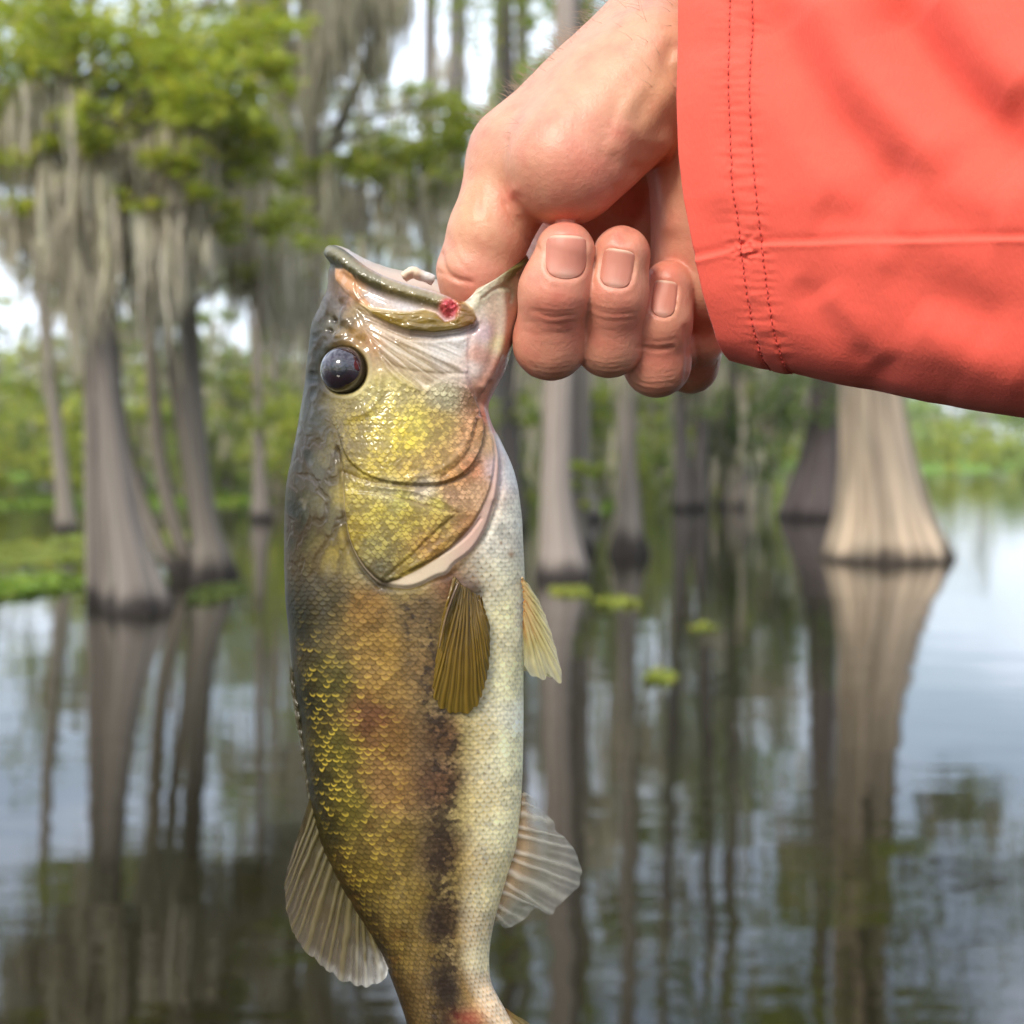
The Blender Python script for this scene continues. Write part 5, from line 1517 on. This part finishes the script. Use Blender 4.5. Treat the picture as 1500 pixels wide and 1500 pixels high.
# ---- fins
M_fin = thin('fin_membrane', trans=.35, rough=.3, alpha_attr='alpha', coat=.5)
def fin(name, base, outer, nray, wfun, c_root, c_mid, c_tip, ray_col, alpha=(1, .85, .6), ray_amp=.5, ragged=5, seed=0, bend=0.0, na=None, nrd=70, white_gloss=None, split=2):
    na = na or nray * 10
    B = smooth_path(base, na, 2); O = smooth_path(outer, na, 1)
    a = np.linspace(0, 1, na); r = np.linspace(0, 1, nrd)
    A, Rr = np.meshgrid(a, r, indexing='ij')
    k = (A + .014 * np.sin(A * 31 + seed * 2) + .010 * fbm(A * 8, Rr * 3, octv=2, seed=seed + 9)) * nray
    rayp = np.abs(np.cos(np.pi * k))                                  # 1 on a ray
    tipx = 1 - (ragged / 100) * (1 - np.clip(rayp, 0, 1) ** .5) * 1.2 + (ragged / 140) * vnoise(a * nray * 1.7, 0.3, seed=seed)[:, None]
    r2 = Rr * tipx
    PX = B[:, None, 0] * (1 - r2) + O[:, None, 0] * r2
    PY = B[:, None, 1] * (1 - r2) + O[:, None, 1] * r2
    # gentle bow of the rays and ripple of the membrane between them
    sub = np.abs(np.cos(np.pi * k * (1 + (split - 1) * (Rr > .55))))
    ray = np.clip(rayp ** 8 + .6 * (np.abs(np.cos(np.pi * (k * split))) ** 10) * ss(.4, .7, Rr), 0, 1)
    W = wfun(A, Rr) + bend * np.sin(A * 9 + seed) * Rr ** 2 + ray_amp * (ray - .3) * (1 - .6 * Rr) + .3 * fbm(A * 6, Rr * 3, octv=2, seed=seed)
    P = near_mm(PX, PY, W)
    t = Rr[..., None]
    cr_, cm, ct = lin(*c_root), lin(*c_mid), lin(*c_tip)
    col = np.where(t < .5, cr_ + (cm - cr_) * t * 2, cm + (ct - cm) * (t - .5) * 2)
    col = col * (1 + .3 * fbm(A * 12, Rr * 5, octv=3, seed=seed + 2))[..., None]
    rc_ = np.array(lin(*ray_col))
    col = col * (1 - .6 * ray[..., None]) + .6 * ray[..., None] * rc_
    if white_gloss:
        wt = np.clip(white_gloss(A, Rr) * (.6 + .8 * fbm(A * 30, Rr * 2.5, octv=2, seed=seed + 5)), 0, 1)[..., None]
        col = col * (1 - wt) + wt * np.array(lin(228, 226, 220))  # gloss streaks painted white into the membrane colour
    al = np.interp(Rr, [0, .5, 1], alpha); al = np.clip(al + .35 * ray * (1 - .3 * Rr), 0, 1)
    if white_gloss: al = np.maximum(al, wt[..., 0] * .95)
    # two skins a hair apart so the fin has a body
    n = grid_normals(P); th = (.32 * (1 - .7 * Rr) + .05 + .18 * ray * (1 - .7 * Rr))[..., None]
    Vf = np.concatenate([(P + n * th).reshape(-1, 3), (P - n * th).reshape(-1, 3)])
    g = grid_faces(na, nrd)
    Fc = np.vstack([g, g[:, ::-1] + na * nrd])
    return link(name, make_mesh(name, mm_world(Vf) - FO, Fc, np.clip(np.vstack([col.reshape(-1, 3)] * 2), .004, .95), attrs={'alpha': np.concatenate([1 - (1 - al.ravel()) ** .6] * 2)}), M_fin, fish)

fin('dorsal_fin', [(458, 1160), (466, 1210), (490, 1268), (520, 1325), (548, 1372), (562, 1394)],
    [(421, 1272), (417, 1292), (417, 1315), (420, 1342), (430, 1370), (450, 1397), (476, 1420), (505, 1440), (530, 1446), (548, 1443), (563, 1436), (569, 1424), (570, 1408), (566, 1396)],
    14, lambda A, Rr: 1.5 + 2.5 * Rr * (1 - A), (84, 74, 38), (96, 82, 58), (118, 104, 90), (126, 114, 72), alpha=(.98, .84, .62), seed=1, ragged=3, bend=.5, ray_amp=.28,
    white_gloss=lambda A, Rr: ss(.62, .95, A) * ss(.25, .75, Rr) + .35 * ss(.86, .98, Rr) * ss(.3, .6, A))
fin('anal_fin', [(765, 1160), (762, 1200), (752, 1245), (738, 1292), (722, 1340), (718, 1356)],
    [(776, 1166), (787, 1173), (786, 1182), (800, 1192), (813, 1206), (812, 1216), (830, 1228), (846, 1250), (853, 1275), (850, 1296), (836, 1312), (822, 1322), (806, 1344), (798, 1332), (782, 1330), (770, 1346), (742, 1362), (735, 1353), (722, 1358)],
    12, lambda A, Rr: 0.5 - 1.5 * Rr, (196, 160, 116), (150, 148, 136), (156, 156, 152), (196, 192, 178), alpha=(.85, .42, .28), seed=2, ragged=2, ray_amp=.35)
pv = [(764, 846), (767, 862), (768, 880), (768, 910)]
po = [(775, 858), (795, 890), (811, 938), (818, 965), (824, 992), (822, 1004), (808, 992), (801, 983), (799, 1001), (786, 990), (779, 993), (768, 975)]
fin('pelvic_fin', pv, po, 9, lambda A, Rr: 6 - 1 * Rr, (214, 150, 84), (186, 172, 116), (206, 202, 176), (206, 196, 140), alpha=(1, .85, .6), seed=3, ragged=2, ray_amp=.35)
fin('pelvic_fin', [(x - 4, y - 2) for x, y in pv], [(x - 14, y - 8) for x, y in po], 9, lambda A, Rr: -6 - 1 * Rr, (214, 150, 84), (186, 172, 116), (206, 202, 176), (206, 196, 140), alpha=(1, .92, .72), seed=4, ragged=2)
# pectoral fin laid back on the flank
pb = [(666, 846), (674, 856), (684, 862), (701, 868)]
pO = [(648, 905), (638, 970), (633, 1024), (645, 1040), (668, 1046), (690, 1046), (706, 1022), (717, 975), (717, 918)]
sw = surf_w(np.array([664, 690, 716, 640, 665, 690, 710]), np.array([850, 866, 874, 1000, 1040, 1030, 980]))
def pw(A, Rr):
    b = np.interp(A, [0, .5, 1], sw[:3]); o = np.interp(A, [0, .3, .6, 1], sw[3:])
    return b * (1 - Rr) + o * Rr + .9 + 1.6 * np.sin(np.pi * np.clip(Rr, 0, 1)) + 1.2 * Rr * (1 - A)
fin('pectoral_fin', pb, pO, 21, pw, (44, 30, 20), (104, 80, 28), (114, 94, 36), (150, 118, 40), alpha=(1, .97, .90), seed=5, ragged=3, ray_amp=.3)
# bright leading edge of that fin
bar([(672, 852, sw[0] + 3, 2.2, .5), (664, 872, sw[0] + 4, 2.2, .5), (652, 905, sw[0] + 4.2, 1.8, .45), (643, 950, sw[3] + 4, 1.3, .35)], 'fin_spine', [(665, 870, 96, 74, 52), (645, 940, 120, 96, 60)], n=40, sides=8, seed=7, lump=.1)
fin('tail_fin', [(600, 1502), (630, 1522), (665, 1522), (705, 1500), (733, 1474)], [(560, 1590), (570, 1690), (640, 1660), (690, 1655), (770, 1690), (812, 1570), (776, 1500)],
    16, lambda A, Rr: 0 * A, (110, 70, 50), (120, 100, 56), (120, 110, 80), (150, 124, 70), alpha=(1, .95, .85), seed=6)
# folded spiny dorsal lying along the back
sp_pts = [(430, 985), (436, 1030), (444, 1080), (450, 1125), (457, 1165)]
fin('spiny_dorsal_fin', sp_pts, [(424, 975), (426, 1010), (431, 1032), (433, 1060), (440, 1082), (441, 1110), (447, 1130), (448, 1150), (452, 1172)], 8, lambda A, Rr: 1.0 + 0 * A, (60, 56, 34), (74, 66, 42), (96, 90, 70), (110, 104, 84), alpha=(1, 1, .95), seed=8, ragged=6, nrd=24)
# ================================================================== humid air over the swamp
def haze():
    x0, x1, y0, y1, z0, z1 = -640, 640, -340, 940, -1.6, 27
    V = np.array([[x, y, z] for z in (z0, z1) for y in (y0, y1) for x in (x0, x1)], float)
    Fc = np.array([[0, 2, 3, 1], [4, 5, 7, 6], [0, 1, 5, 4], [2, 6, 7, 3], [0, 4, 6, 2], [1, 3, 7, 5]])
    m = bpy.data.materials.new('haze_air'); m.use_nodes = True
    n = m.node_tree; n.nodes.clear()
    out = n.nodes.new('ShaderNodeOutputMaterial'); v = n.nodes.new('ShaderNodeVolumePrincipled')
    v.inputs['Color'].default_value = (.95, .96, .90, 1); v.inputs['Density'].default_value = 0.0006; v.inputs['Anisotropy'].default_value = 0.2
    n.links.new(v.outputs['Volume'], out.inputs['Volume'])
    link('haze', make_mesh('haze', V, Fc, smooth=False), m, kind='stuff', label='thin humid haze over the swamp', cat='haze')
haze()
